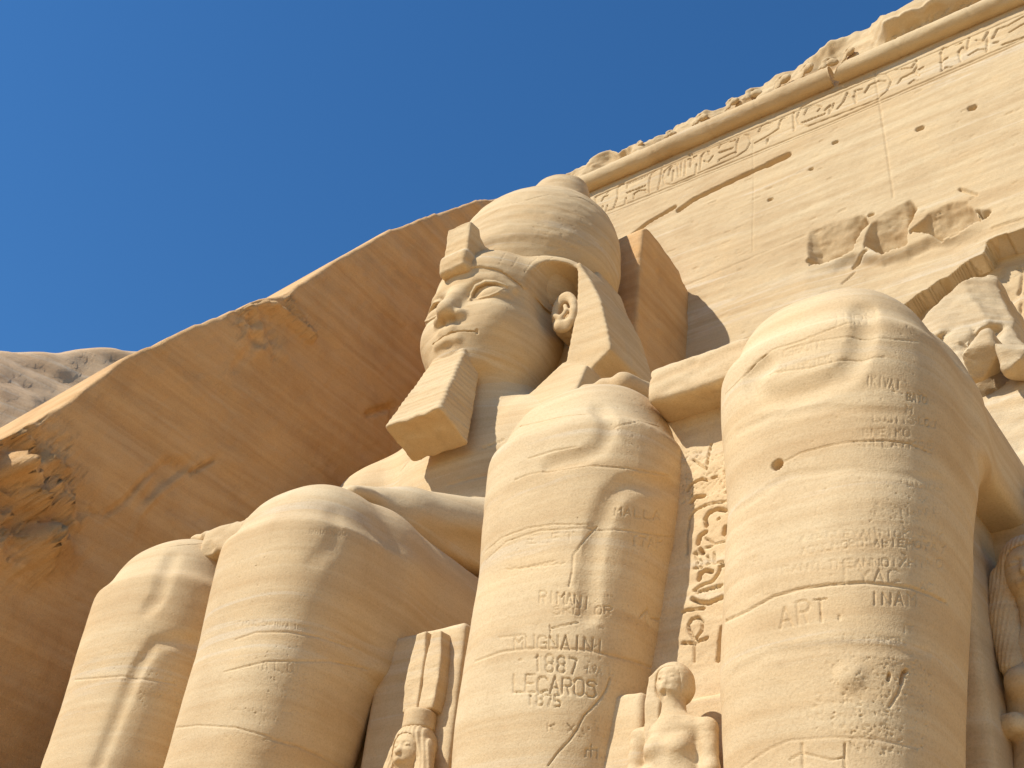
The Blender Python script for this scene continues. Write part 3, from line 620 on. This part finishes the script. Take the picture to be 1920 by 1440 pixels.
# glyph panel between the near legs
xs = np.arange(6.7, 8.75, .0135); zs = np.concatenate([np.arange(1.3, 5.5, .2), np.arange(5.6, 9.75, .0135)]); XX, ZZ = np.meshgrid(xs, zs, indexing='ij'); x, z = XX.ravel().astype(f4), ZZ.ravel().astype(f4)
PS = []
def pst(pts, wd=.022, dp=.05): wd *= .6; PS.append(([atY(1240+u/3.13, 800+v/3.13, -7.45) for u, v in pts], wd, dp))
for pts in ([(185, 195), (265, 250), (280, 150), (292, 100)], [(260, 655), (275, 665), (310, 690), (370, 675)], [(190, 830), (235, 825)], [(205, 830), (215, 785)], [(230, 780), (240, 820)], [(270, 760), (285, 800), (265, 808)], [(310, 740), (312, 800), (362, 795)], [(395, 130), (410, 240)], [(365, 260), (405, 245)], [(370, 275), (410, 262)],
            [(150, 750), (155, 620), (165, 540), (200, 490), (270, 455), (405, 435)], [(260, 710), (300, 700)], [(205, 780), (203, 735)], zig((205, 975), (355, 930), 16, 7), [(330, 548), (342, 540)], [(190, 745), (250, 740)], [(195, 1270), (195, 1382)]): pst(pts)
for pts in ([(150, 380), (185, 330), (240, 305), (265, 315)], [(300, 300), (318, 290)], [(190, 960), (230, 930), (300, 905), (335, 860), (345, 820), (368, 815)], [(125, 1270), (190, 1270), (270, 1240)],
            [(195, 1255), (165, 1205), (157, 1165), (180, 1128), (215, 1118), (243, 1148), (235, 1200), (197, 1255)], [(125, 1090), (145, 1078), (250, 1065)]): pst(pts, .03, .06)
for pts in ([(180, 445), (200, 415), (250, 405)], [(264, 582), (257, 540), (282, 502), (330, 484), (378, 492)], [(215, 685), (228, 640), (262, 616)], [(228, 720), (245, 742)], [(218, 895), (228, 860), (260, 841), (295, 850)], [(180, 1010), (220, 1030), (280, 1035), (355, 1000)], [(356, 1180), (330, 1370)], [(390, 385), (415, 360)], [(370, 630), (378, 590)]): pst(pts, .042, .09)
for _ in range(160): a = (random.uniform(120, 410), random.uniform(130, 480)); pst([a], random.uniform(.012, .02), .025)
V = np.stack([x, -7.45+0*x, z], 1).astype(float); V[:, 1] += -carve_disp(V, seg_list(PS)) + .008*fbm(x*6, x*0, z*6, 4) + .008*strata(x, x*0, z)
nb = len(zs); I = np.arange(len(x)).reshape(len(xs), nb); link('hieroglyph_panel', to_mesh('hieroglyph_panel', V, np.stack([I[:-1, :-1], I[1:, :-1], I[1:, 1:], I[:-1, 1:]], -1).reshape(-1, 4)), ST_LEG, st2)

# -- torso and arms of the intact colossus
XH = .7
g = Grid((-2.7, -8.0, 8.6), (4.4, -.6, 15.6), .055)
F = ell(g, (XH, -2.3, 12.6), (2.05, 1.5, 2.0), 2.6)
F = smin(F, ell(g, (XH, -2.2, 10.4), (1.7, 1.4, 2.2), 2.4), .5)
F = smin(F, ell(g, (XH, -2.35, 13.85), (2.55, 1.1, .9), 2.3), .4)
for s_ in (-1, 1):
    ax_ = 2.25 if s_ > 0 else 2.42
    F = smin(F, ell(g, (XH+s_*ax_, -2.85, 12.95), (.85, .95, 1.0)), .6)
    F = smin(F, chain(g, [(XH+s_*2.3, -2.6, 13.2), (XH+s_*2.5, -2.7, 11.6), (XH+s_*2.4, -2.9, 10.6)], [.72, .66, .6], .1), .15)
    xh = XH+s_*1.25
    F = smin(F, chain(g, [(XH+s_*2.35, -3.0, 10.55), (XH+s_*1.9, -4.8, 10.5), (xh+s_*.25, -6.1, 10.15), (xh, -6.9, 9.98)], [.58, .56, .5, .36], .12), .15)
    for k in range(4):
        fx = xh-.36+k*.24; F = smin(F, chain(g, [(fx, -6.3, 10.15), (fx, -7.0, 10.05), (fx, -7.35+.05*abs(k-1.5), 9.95)], .13, .03), .06)
F = smin(F, cap(g, (XH, -2.75, 13.6), (XH, -2.85, 15.6), 1.0, .9), .25)
# eroded undercut along the left forearm
F = smax(F, -chain(g, [(2.75, -7.0, 9.62), (2.95, -6.2, 9.72), (3.2, -5.0, 9.95), (3.4, -3.4, 10.1)], [.2, .36, .40, .36], .1)+.05*fbm(g.x*2+0*g.y+0*g.z, g.y*2+0*g.x+0*g.z, g.z*2+0*g.x+0*g.y, 3), .06)
tor = Body(F.astype(f4), g)
tor.px([(750, 885), (762, 868), (782, 846)], .03, .05); tor.px([(902, 842), (945, 824)], .03, .05)
tor.px([(840, 910), (880, 898), (940, 885)], .04, .02)
tor.build('torso', ST_LEG, st1, target=.025, chip=.02)
# hand of the broken statue on the near knee
g = Grid((5.0, -8.1, 9.3), (7.6, -2.0, 11.2), .04)
F = chain(g, [(5.3+.3, -2.3, 10.9), (6.0, -4.8, 10.5), (6.25, -6.3, 10.2), (6.3, -7.1, 9.98)], [.5, .5, .46, .34], .1)
for k in range(4): F = smin(F, chain(g, [(5.95+k*.24, -6.2, 10.3), (5.95+k*.24, -7.1, 10.16), (5.95+k*.24, -7.55, 10.0)], .15, .03), .08)
Body(F.astype(f4), g).build('arm', ST_LEG, st2, chip=.05)

# ------------------------------------------------------------------ head of the colossus
def head_field(g):
    u = (g.x-XH); U = np.abs(u)
    class G2: pass
    m = G2(); m.x, m.y, m.z = U, g.y, g.z
    F = ell(m, (0, -2.85, 16.4), (1.22, 1.40, 1.45), 2.05)
    F = smin(F, ell(m, (0, -2.85, 16.9), (1.20, 1.50, 1.0), 2.0), .15)
    F = smin(F, ell(m, (0, -3.15, 15.6), (1.10, 1.08, 1.0), 2.05), .35)
    F = smin(F, ell(m, (0, -3.92, 15.05), (.48, .28, .30)), .25)
    F = smin(F, ell(m, (.54, -3.75, 15.88), (.46, .42, .46)), .25)
    F = smin(F, ell(m, (0, -3.98, 15.5), (.50, .30, .34)), .22)
    F = smax(F, -ell(m, (1.55, -3.0, 16.65), (.50, .85, .78)), .12)
    # eye sockets, eyeballs
    F = smax(F, -ell(m, (.58, -4.50, 16.38), (.44, .44, .29)), .10)
    F = smin(F, ell(m, (.60, -3.80, 16.37), (.37, .35, .26)), .03)
    # brow
    F = smin(F, chain(m, [(.16, -4.16, 16.56), (.40, -4.16, 16.70), (.66, -4.03, 16.72), (.95, -3.76, 16.58)], [.07, .07, .065, .05], .04), .14)
    # nose
    F = smin(F, chain(m, [(0, -4.10, 16.66), (0, -4.26, 16.3), (0, -4.44, 15.95)], [.16, .17, .18], .08), .14)
    F = smin(F, ell(m, (.22, -4.25, 15.86), (.15, .18, .125)), .08)
    F = smax(F, -ell(m, (.12, -4.38, 15.74), (.07, .10, .07)), .04)
    # lips
    F = smin(F, chain(m, [(0, -4.24, 15.53), (.1, -4.24, 15.55), (.28, -4.16, 15.53), (.45, -4.02, 15.465)], [.145, .14, .115, .05], .03), .05)
    F = smin(F, chain(m, [(0, -4.22, 15.33), (.2, -4.19, 15.335), (.41, -4.05, 15.39)], [.155, .135, .05], .03), .05)
    F = smax(F, -ell(m, (0, -4.42, 15.18), (.30, .14, .07)), .06)
    F = smin(F, cap(m, (0, -2.75, 13.4), (0, -2.8, 15.2), 1.0, .92), .2)
    return F
g = Grid((XH-1.55, -4.85, 13.6), (XH+1.55, -1.3, 17.8), .027)
F = head_field(g)
hd = Body(F.astype(f4), g, 1)
hd.hit(900, 600)
def both_eyes(pts, wd, dp):
    P = [hd.hit(769+u_/2.825, 394+v_/2.825) for u_, v_ in pts]; P = [p_ for p_ in P if p_ is not None]
    hd.st.append((P, wd, dp))
    hd.st.append(([np.array(hd.bvh.find_nearest(Vector((2*XH-p_[0], p_[1], p_[2])))[0]) for p_ in P], wd, dp))
both_eyes([(318, 478), (328, 440), (350, 402), (400, 380), (452, 384), (508, 406)], .042, -.05)
both_eyes([(330, 470), (340, 438), (360, 412), (402, 394), (450, 398), (494, 412)], .024, .05)
both_eyes([(330, 474), (370, 468), (420, 456), (465, 436), (500, 414)], .028, -.022)
hd.px([(811, 646), (820, 639), (829, 632), (845, 624), (858, 621.5), (872, 620.5), (884, 621), (894, 622)], .03, .065)
hd.st.append(([hd.hit(894, 619), hd.hit(894.5, 624)], .035, .03))
hd.pits(860, 668, 25, 10, 5, .02, .03, .05); hd.pits(950, 570, 20, 10, 10, .012, .025, .03); hd.pits(940, 620, 80, 60, 50, .01, .02, .012)
head = hd.build('head', ST_HEAD, st1, target=.015, a1=.006, a2=.006)
# ears
g = Grid((XH+1.1, -3.35, 15.75), (XH+2.15, -2.3, 17.15), .022)
ex, ez = g.x-(XH+1.55), g.z-16.42; ex2 = ex*math.cos(.12)+ez*math.sin(.12); ez2 = -ex*math.sin(.12)+ez*math.cos(.12)
ed = (np.sqrt((ex2/.255)**2+(ez2/.44)**2)-1)*.27
disc = smax(ed, np.abs(g.y+2.72)-.10, .03); rim_ = np.sqrt((ed+.05)**2+(g.y+2.90)**2)-.085; rim_ = rim_ + .0*g.z
F = smin(disc, rim_, .05)
F = smin(F, chain(g, [(XH+1.40, -2.98, 16.30), (XH+1.52, -2.98, 16.22), (XH+1.62, -2.95, 16.38), (XH+1.56, -2.93, 16.55)], [.07, .05, .05, .04], .03), .04)
F = smin(F, ell(g, (XH+1.48, -2.92, 16.08), (.14, .11, .13)), .05)
F = smin(F, box(g, (XH+1.45, -2.5, 16.4), (.22, .3, .3), .1), .1)
eb = Body(F.astype(f4), g, 1); ear = eb.build('ear', ST_HEAD, head, a1=.004, a2=.006)
V2 = np.array([v.co for v in ear.data.vertices]); V2[:, 0] = 2*XH-V2[:, 0]+.28; V2[:, 1] += .15
fs = [list(p.vertices)[::-1] for p in ear.data.polygons]; link('ear', to_mesh('ear', V2, fs), ST_HEAD, head)
# headcloth
g = Grid((-2.2, -4.75, 12.3), (4.6, -.9, 18.6), .036)
u = g.x-XH; U = np.abs(u)
mc = type('M', (), {})(); mc.x, mc.y, mc.z = np.where(g.x < XH, (XH-g.x)*1.3, g.x-XH), g.y, g.z
capf = smin(ell(mc, (0, -2.85, 16.85), (1.25, 1.545, 1.32)), ell(mc, (0, -2.25, 16.95), (2.04, 1.5, 1.38), 2.2), .12)
ULc = np.where(u < 0, U*1.3, U)
zlow = np.interp(U.ravel(), [0, .5, .8, 1.0, 1.1, 1.6, 1.8, 2.2], [16.94, 16.94, 16.86, 16.66, 16.5, 16.5, 16.5, 16.5]).astype(f4)[:, None, None]
capf = smax(capf, zlow-g.z+.12*(g.y+4.3), .05)
m2 = type('M', (), {})(); m2.x, m2.y, m2.z = U, g.y, g.z
capf = smax(capf, -ell(m2, (1.50, -3.3, 16.72), (.41, 1.15, .80), 2.5), .02)
UL = np.where(u < 0, U*1.75, U)
back = slab(poly2(UL[:, 0, :], g.z[:, 0, :]+0*UL[:, 0, :], [(0, 18), (1.76, 17.9), (1.95, 17.3), (2.3, 16.5), (2.58, 15.5), (2.66, 15.12), (2.0, 14.6), (0, 14.0)])[:, None, :], g.y, -2.25, -1.35, .06)
wing = slab(poly2(np.where(u < 0, 9, U)[:, 0, :], g.z[:, 0, :]+0*U[:, 0, :], [(1.76, 17.65), (1.86, 17.4), (2.1, 16.95), (2.34, 16.4), (2.52, 15.7), (2.64, 15.12), (1.9, 14.55), (1.66, 15.1), (1.74, 15.8), (1.79, 16.6)])[:, None, :], g.y, -2.92, -1.6, .04)
wing = wing + .005*np.sin((g.z+.45*U)*2*math.pi/.135)*(g.y < -2.6)
F = smin(smin(capf, back, .05), wing, .04)
lap = slab(poly2(np.where(u < 0, 9, U)[:, 0, :], g.z[:, 0, :]+0*U[:, 0, :], [(1.66, 15.15), (2.3, 14.75), (2.3, 11.6), (.6, 11.6), (.75, 13.6), (1.05, 14.3)])[:, None, :], g.y+np.minimum((15.1-g.z)*.36, .5), -3.0, -2.0, .05)
F = smin(F, lap, .06)
nm = Body(F.astype(f4), g, 1)
for a in ([(470, 290), (490, 250), (520, 205)], [(540, 300), (570, 250), (620, 210)], [(605, 330), (640, 280), (690, 240)], [(660, 330), (700, 285), (760, 250)]): nm.px([(769+u_/2.825, 394+v_/2.825) for u_, v_ in a], .02, .022)
nm.build('headcloth', ST_HEAD, st1, target=.02, a1=.006, a2=.006, chip=.01)
# crown
g = Grid((-1.6, -5.0, 16.5), (3.1, .8, 22.7), .04)
zl = g.z.ravel(); pr = np.interp(zl, [16.5, 16.9, 17.5, 18.2, 18.9, 19.5, 20.0, 20.4, 20.7, 20.82, 20.95, 21.4, 21.85, 22.0, 22.2], [1.2, 1.3, 1.55, 1.76, 1.77, 1.68, 1.51, 1.28, 1.05, .90, .82, .70, .58, .48, .1]).astype(f4)
cyl = np.interp(zl, [16.5, 18.2, 19.7, 20.7, 22.2], [-2.2, -2.1, -1.85, -1.55, -1.25]).astype(f4)
F = (np.sqrt((g.x-XH)**2+(g.y-cyl[None, None, :])**2)-pr[None, None, :])*.8
F = smax(F, 16.85-(g.z)+.18*(-(g.y+2.6))*-1*.0-.0, .04)
F = np.maximum(F, g.z-21.85-.14*vnoise(g.x*2+0*g.y+0*g.z, g.y*2+0*g.x+0*g.z, g.z*0+0*g.x+0*g.y))
cr = Body(F.astype(f4), g, 2)
cr.px([(905, 412), (930, 396), (960, 382), (1000, 372), (1030, 365)], .025, .025); cr.px([(1068, 368), (1090, 372), (1115, 385), (1140, 412)], .03, .04)
cr.pits(1060, 430, 60, 40, 160, .015, .035, .025); cr.pits(1080, 455, 50, 25, 80, .02, .04, .03)
cr.build('crown', ST_HEAD, st1, target=.025, a1=.012, a2=.010)
# uraeus stump on the brow
g = Grid((XH-.6, -5.0, 16.5), (XH+.75, -3.0, 18.7), .025)
F = box(g, (XH, -4.20, 17.50), (.29, .25, .60), .05, 0, .05)
F = smin(F, box(g, (XH+.02, -4.28, 17.12), (.30, .26, .2), .07, 0, .05), .16)
F = smin(F, box(g, (XH+.12, -3.75, 17.58), (.17, .4, .30), .05), .05)
F = smin(F, box(g, (XH+.1, -3.40, 17.94), (.13, .22, .22), .05, .3), .04)
F = smax(F, -(ell(g, (XH+.3, -3.95, 18.15), (.18, .22, .3))), .05)
Body(F.astype(f4), g, 1).build('uraeus', ST_HEAD, st1, a1=.006, a2=.008, chip=.02)
# false beard
g = Grid((XH-.8, -5.3, 12.9), (XH+.8, -3.4, 15.5), .025)
tz = np.clip((15.05-g.z)/1.75, 0, 1); cyb = -3.95-.46*tz; wx = .40+.22*tz; wy = .27+.17*tz
qx, qy = np.abs(g.x-XH)-wx+.08, np.abs(g.y-cyb+.05*0)-wy+.08
F = np.sqrt(np.maximum(qx, 0)**2+np.maximum(qy, 0)**2)+np.minimum(np.maximum(qx, qy), 0)-.08
F = F + .014*np.abs(np.sin((g.z)*math.pi/.115))
F = smax(F, np.maximum(g.z-15.12, 13.20-.22*(g.y+4.5)-g.z+.03*vnoise(g.x*5+0*g.y, g.y*5+0*g.x, g.x*0+g.y*0)), .03)
Body((F+0*g.x).astype(f4), g, 1).build('beard', ST_HEAD, st1, a1=.006, a2=.008, chip=.02)
# pillar behind the head
g = Grid((-1.3, -.9, 9.5), (2.6, 2.6, 21.6), .055)
F = slab(poly2(g.y[0, :, :]+0*g.z[0], g.z[0]+0*g.y[0], [(-.45, 9), (-.35, 17), (-.32, 20.75), (-.1, 21.0), (.5, 21.05), (1.3, 20.85), (2.4, 20.3), (2.4, 9)])[None], g.x+.0*g.z, -.8, 2.2, .05)
F = F + .03*fbm(g.x*1.5+0*g.y+0*g.z, g.y*1.5+0*g.x+0*g.z, g.z*1.5+0*g.x+0*g.y, 3)
Body(F.astype(f4), g, 1).build('back_pillar', ST_WALL, st1, chip=.04)

# ------------------------------------------------------------------ small royal statues by the legs
def royal(name, label, x0, y0, zc, sc, face_left=0.0, plume=True, slabs=(), lock=False, arm_r=True, weather_face=.0):
    """zc = chin height, sc = head height"""
    root = empty(name, (x0, y0, 1.4), label, 'statue', None)
    h = .013
    g = Grid((x0-1.75*sc, y0-.95*sc, zc-3.4*sc), (x0+1.75*sc, y0+.75*sc, zc+1.25*sc), h)
    n3 = (g.x+0*g.y+0*g.z, g.y+0*g.x+0*g.z, g.z+0*g.x+0*g.y)
    F = ell(g, (x0, y0-.06*sc, zc+.48*sc), ((.43 if lock else .40)*sc, .45*sc, .55*sc), 2.3)      # head
    F = smin(F, cap(g, (x0, y0, zc-.5*sc), (x0, y0, zc+.2*sc), .34*sc, .32*sc), .04)
    F = smin(F, ell(g, (x0, y0+.05*sc, zc-.75*sc), (1.02*sc, .40*sc, .36*sc)), .08)            # shoulders
    F = smin(F, ell(g, (x0, y0, zc-1.5*sc), (.72*sc, .45*sc, .95*sc)), .1)
    for s_ in (-1, 1):
        F = smin(F, ell(g, (x0+s_*.33*sc, y0-.36*sc, zc-1.35*sc), (.27*sc, .22*sc, .25*sc)), .08)
    F = smin(F, ell(g, (x0, y0, zc-2.8*sc), (.78*sc, .46*sc, 1.2*sc)), .12)
    F = smin(F, chain(g, [(x0+1.0*sc, y0+.05*sc, zc-.8*sc), (x0+1.10*sc, y0, zc-1.9*sc), (x0+1.05*sc, y0-.05*sc, zc-3.2*sc)], [.25*sc, .22*sc, .18*sc], .05), .06)
    if arm_r: F = smin(F, chain(g, [(x0-1.0*sc, y0+.05*sc, zc-.8*sc), (x0-1.12*sc, y0, zc-1.9*sc), (x0-.5*sc, y0-.45*sc, zc-2.0*sc)], [.25*sc, .22*sc, .16*sc], .05), .06)
    # face
    for s_ in (-1, 1):
        F = smax(F, -ell(g, (x0+s_*.16*sc, y0-.52*sc, zc+.55*sc), (.12*sc, .10*sc, .06*sc)), .03)
        F = smin(F, ell(g, (x0+s_*.16*sc, y0-.44*sc, zc+.55*sc), (.09*sc, .05*sc, .04*sc)), .01)
    F = smin(F, cap(g, (x0, y0-.44*sc, zc+.55*sc), (x0, y0-.53*sc, zc+.36*sc), .045*sc, .075*sc), .03)
    F = smin(F, chain(g, [(x0-.13*sc, y0-.42*sc, zc+.2*sc), (x0, y0-.49*sc, zc+.2*sc), (x0+.13*sc, y0-.42*sc, zc+.2*sc)], .045*sc, .02), .03)
    if weather_face: F = F + weather_face*np.clip(fbm(n3[0]*9, n3[1]*9, n3[2]*9, 3), 0, .5)*np.exp(-((g.z-zc-.35*sc)/(.5*sc))**2)*(g.y < y0-.2*sc)
    Body(F.astype(f4), g, 1).build('figure', ST_LEG, root, a1=.006, a2=.008)
    # wig
    W = ell(g, (x0, y0+.06*sc, zc+(.52 if lock else .62)*sc), (.52*sc, .54*sc, .60*sc), 2.2)
    if lock:
        W = smin(W, slab(poly2(g.x[:, 0, :]+0*g.z[:, 0, :], g.z[:, 0, :]+0*g.x[:, 0, :], [(x0-.2*sc, zc+.9*sc), (x0-.62*sc, zc+.7*sc), (x0-.72*sc, zc-.3*sc), (x0-.62*sc, zc-1.5*sc), (x0-.25*sc, zc-1.35*sc), (x0-.22*sc, zc-.2*sc)])[:, None, :], g.y, y0-.34*sc, y0+.2*sc, .03), .04)
    else:
        for s_ in (-1, 1):
            W = smin(W, chain(g, [(x0+s_*.46*sc, y0-.05*sc, zc+.55*sc), (x0+s_*.52*sc, y0-.12*sc, zc-.2*sc), (x0+s_*.46*sc, y0-.28*sc, zc-1.05*sc)], [.20*sc, .25*sc, .2*sc], .05), .06)
    W = smax(W, -ell(g, (x0, y0-.54*sc, zc+.36*sc), (.40*sc, .42*sc, .50*sc), 2.4), .02)
    if not lock: W = W + .006*np.sin((g.x-x0+.25*(g.z-zc)*np.sign(g.x-x0))*2*math.pi/.045)
    Body(W.astype(f4), g, 1).build('wig', ST_LEG, root, a1=.005, a2=.006)
    if plume:
        gb = Grid((x0-.8*sc, y0-.4*sc, zc+.9*sc), (x0+.8*sc, y0+.6*sc, zc+4.3*sc), h)
        K = smax(np.sqrt((gb.x-x0)**2+(gb.y-y0-.03)**2)-.40*sc, np.abs(gb.z-zc-1.3*sc)-.24*sc, .03)
        Body((K+0*gb.z).astype(f4), gb, 1).build('modius', ST_LEG, root, a1=.005, a2=.006)
        for s_ in (-1, 1):
            P = [(x0+s_*.0*sc, zc+1.52*sc), (x0+s_*.46*sc, zc+1.55*sc), (x0+s_*.52*sc, zc+2.3*sc), (x0+s_*.48*sc, zc+3.0*sc), (x0+s_*.38*sc, zc+3.62*sc), (x0+s_*.08*sc, zc+3.66*sc), (x0+s_*.0*sc, zc+3.0*sc)]
            K = slab(poly2(gb.x[:, 0, :]+0*gb.z[:, 0, :], gb.z[:, 0, :]+0*gb.x[:, 0, :], P)[:, None, :], gb.y, y0-.04+.01*s_, y0+.16+.01*s_, .03)
            Body(K.astype(f4), gb, 1).build('plume', ST_LEG, root, a1=.006, a2=.008)
    for lo, hi in slabs: throne_part('back_slab', lo, hi, root, .035, .04, .03)
    return root
q = atY(772, 1432, -7.0)
royal('queen_statue', 'small queen statue with twin tall plumes, standing between the two colossi', q[0]-.05, -6.95, 6.07, .47, slabs=(((q[0]-1.0, -6.80, 1.4), (4.14, -6.2, 7.92)),))
p = atY(1243, 1312, -8.05)
royal('princess_statue', 'small worn princess statue with round wig, between the graffitied knees', p[0]+.02, -7.9, 5.89, .34, plume=False, lock=True, weather_face=.05, slabs=(((p[0]-.82, -7.85, 1.4), (p[0]-.33, -7.2, 6.10)), ((p[0]-.3, -7.5, 1.4), (p[0]+1.2, -7.1, 6.12))))
royal('queen_statue', 'shaded queen statue at the right rim, against the outer side of the near leg', 10.27, -5.6, 7.35, .62, plume=False, slabs=(((9.6, -5.25, 1.4), (10.75, -4.8, 8.9)),))

# ------------------------------------------------------------------ rubble of the fallen torso
def rock(name, label, c, r, seed, rot=0.0, parent=None, h=.035, amp=.28):
    g = Grid(np.array(c)-np.array(r)*1.35, np.array(c)+np.array(r)*1.35, h)
    n3 = (g.x+0*g.y+0*g.z+seed, g.y+0*g.x+0*g.z, g.z+0*g.x+0*g.y)
    F = box(g, c, r, .1, rot, .12); rr = np.random.default_rng(seed)
    for _ in range(9):
        n = rr.normal(size=3); n /= np.linalg.norm(n); F = smax(F, n[0]*(g.x-c[0])+n[1]*(g.y-c[1])+n[2]*(g.z-c[2])-rr.uniform(.72, 1.05)*np.linalg.norm(n*np.array(r)), .01)
    F = F + amp*min(r)*fbm(n3[0]*2.0, n3[1]*2.0, n3[2]*3.5, 5, .5)*.22
    b = Body(F.astype(f4), g, 1)
    return b.build(name, ST_ROCK, parent, a1=.02, a2=.01, chip=.02, label=label, cat='rock')
g = Grid((7.2, -2.6, 8.3), (10.4, 2.2, 17.4), .045)
n3 = (g.x+0*g.y+0*g.z, g.y+0*g.x+0*g.z, g.z+0*g.x+0*g.y)
wob = .05*fbm(n3[0]*1.7, n3[1]*1.7, n3[2]*1.7, 5, .55)
rr = np.random.default_rng(12)
F = slab(poly2(g.x[:, 0, :]+0*g.z[:, 0, :], g.z[:, 0, :]+0*g.x[:, 0, :], [(7.65, 15.75), (8.25, 16.3), (9.0, 17.0), (9.16, 16.95), (9.2, 16.3), (9.42, 15.5), (9.45, 14.9), (9.7, 14.2), (9.9, 12.9), (10.1, 8.4), (7.4, 8.4), (7.5, 12.9)])[:, None, :], g.y+(16.6-g.z)*.22, -.05, 3.6, .02)
F = smax(F, .55*(g.x-8.6)+.75*(-g.y)+.35*(g.z-15.0)-.62, .01); F = smax(F, -.5*(g.x-8.6)-.8*g.y+.33*(g.z-15.0)-.75, .01)
for k in range(14):
    q_ = np.array([rr.uniform(7.7, 9.4), -.35, rr.uniform(14.0, 16.6)]); nn = np.array([rr.uniform(-.8, .8), -1.0, rr.uniform(-.7, .7)]); nn /= np.linalg.norm(nn)
    rad = rr.uniform(.25, .6); cut = np.maximum(nn[0]*(q_[0]-g.x)+nn[1]*(q_[1]-g.y)+nn[2]*(q_[2]-g.z)+.12, np.sqrt((g.x-q_[0])**2+(g.y-q_[1])**2+(g.z-q_[2])**2)-rad)
    F = smax(F, -cut, .01)
F = F + wob + .02*np.abs(fbm(n3[0]*5, n3[1]*5, n3[2]*8, 3))
Body(F.astype(f4), g, 1).build('rock', ST_ROCK, None, a1=.01, a2=.01, label='big cracked block of the fallen torso, leaning on the facade', cat='rock')
p = atY(1845, 668, -.95); rock('rock', 'pale rough boulder lying behind the near thigh', (p[0], -.9, p[2]-.05), (.27, .4, .36), 21)
p = atY(1900, 675, -1.0); rock('rock', 'smaller pale boulder at the right rim behind the near thigh', (p[0]+.05, -.95, p[2]-.05), (.22, .4, .3), 33)
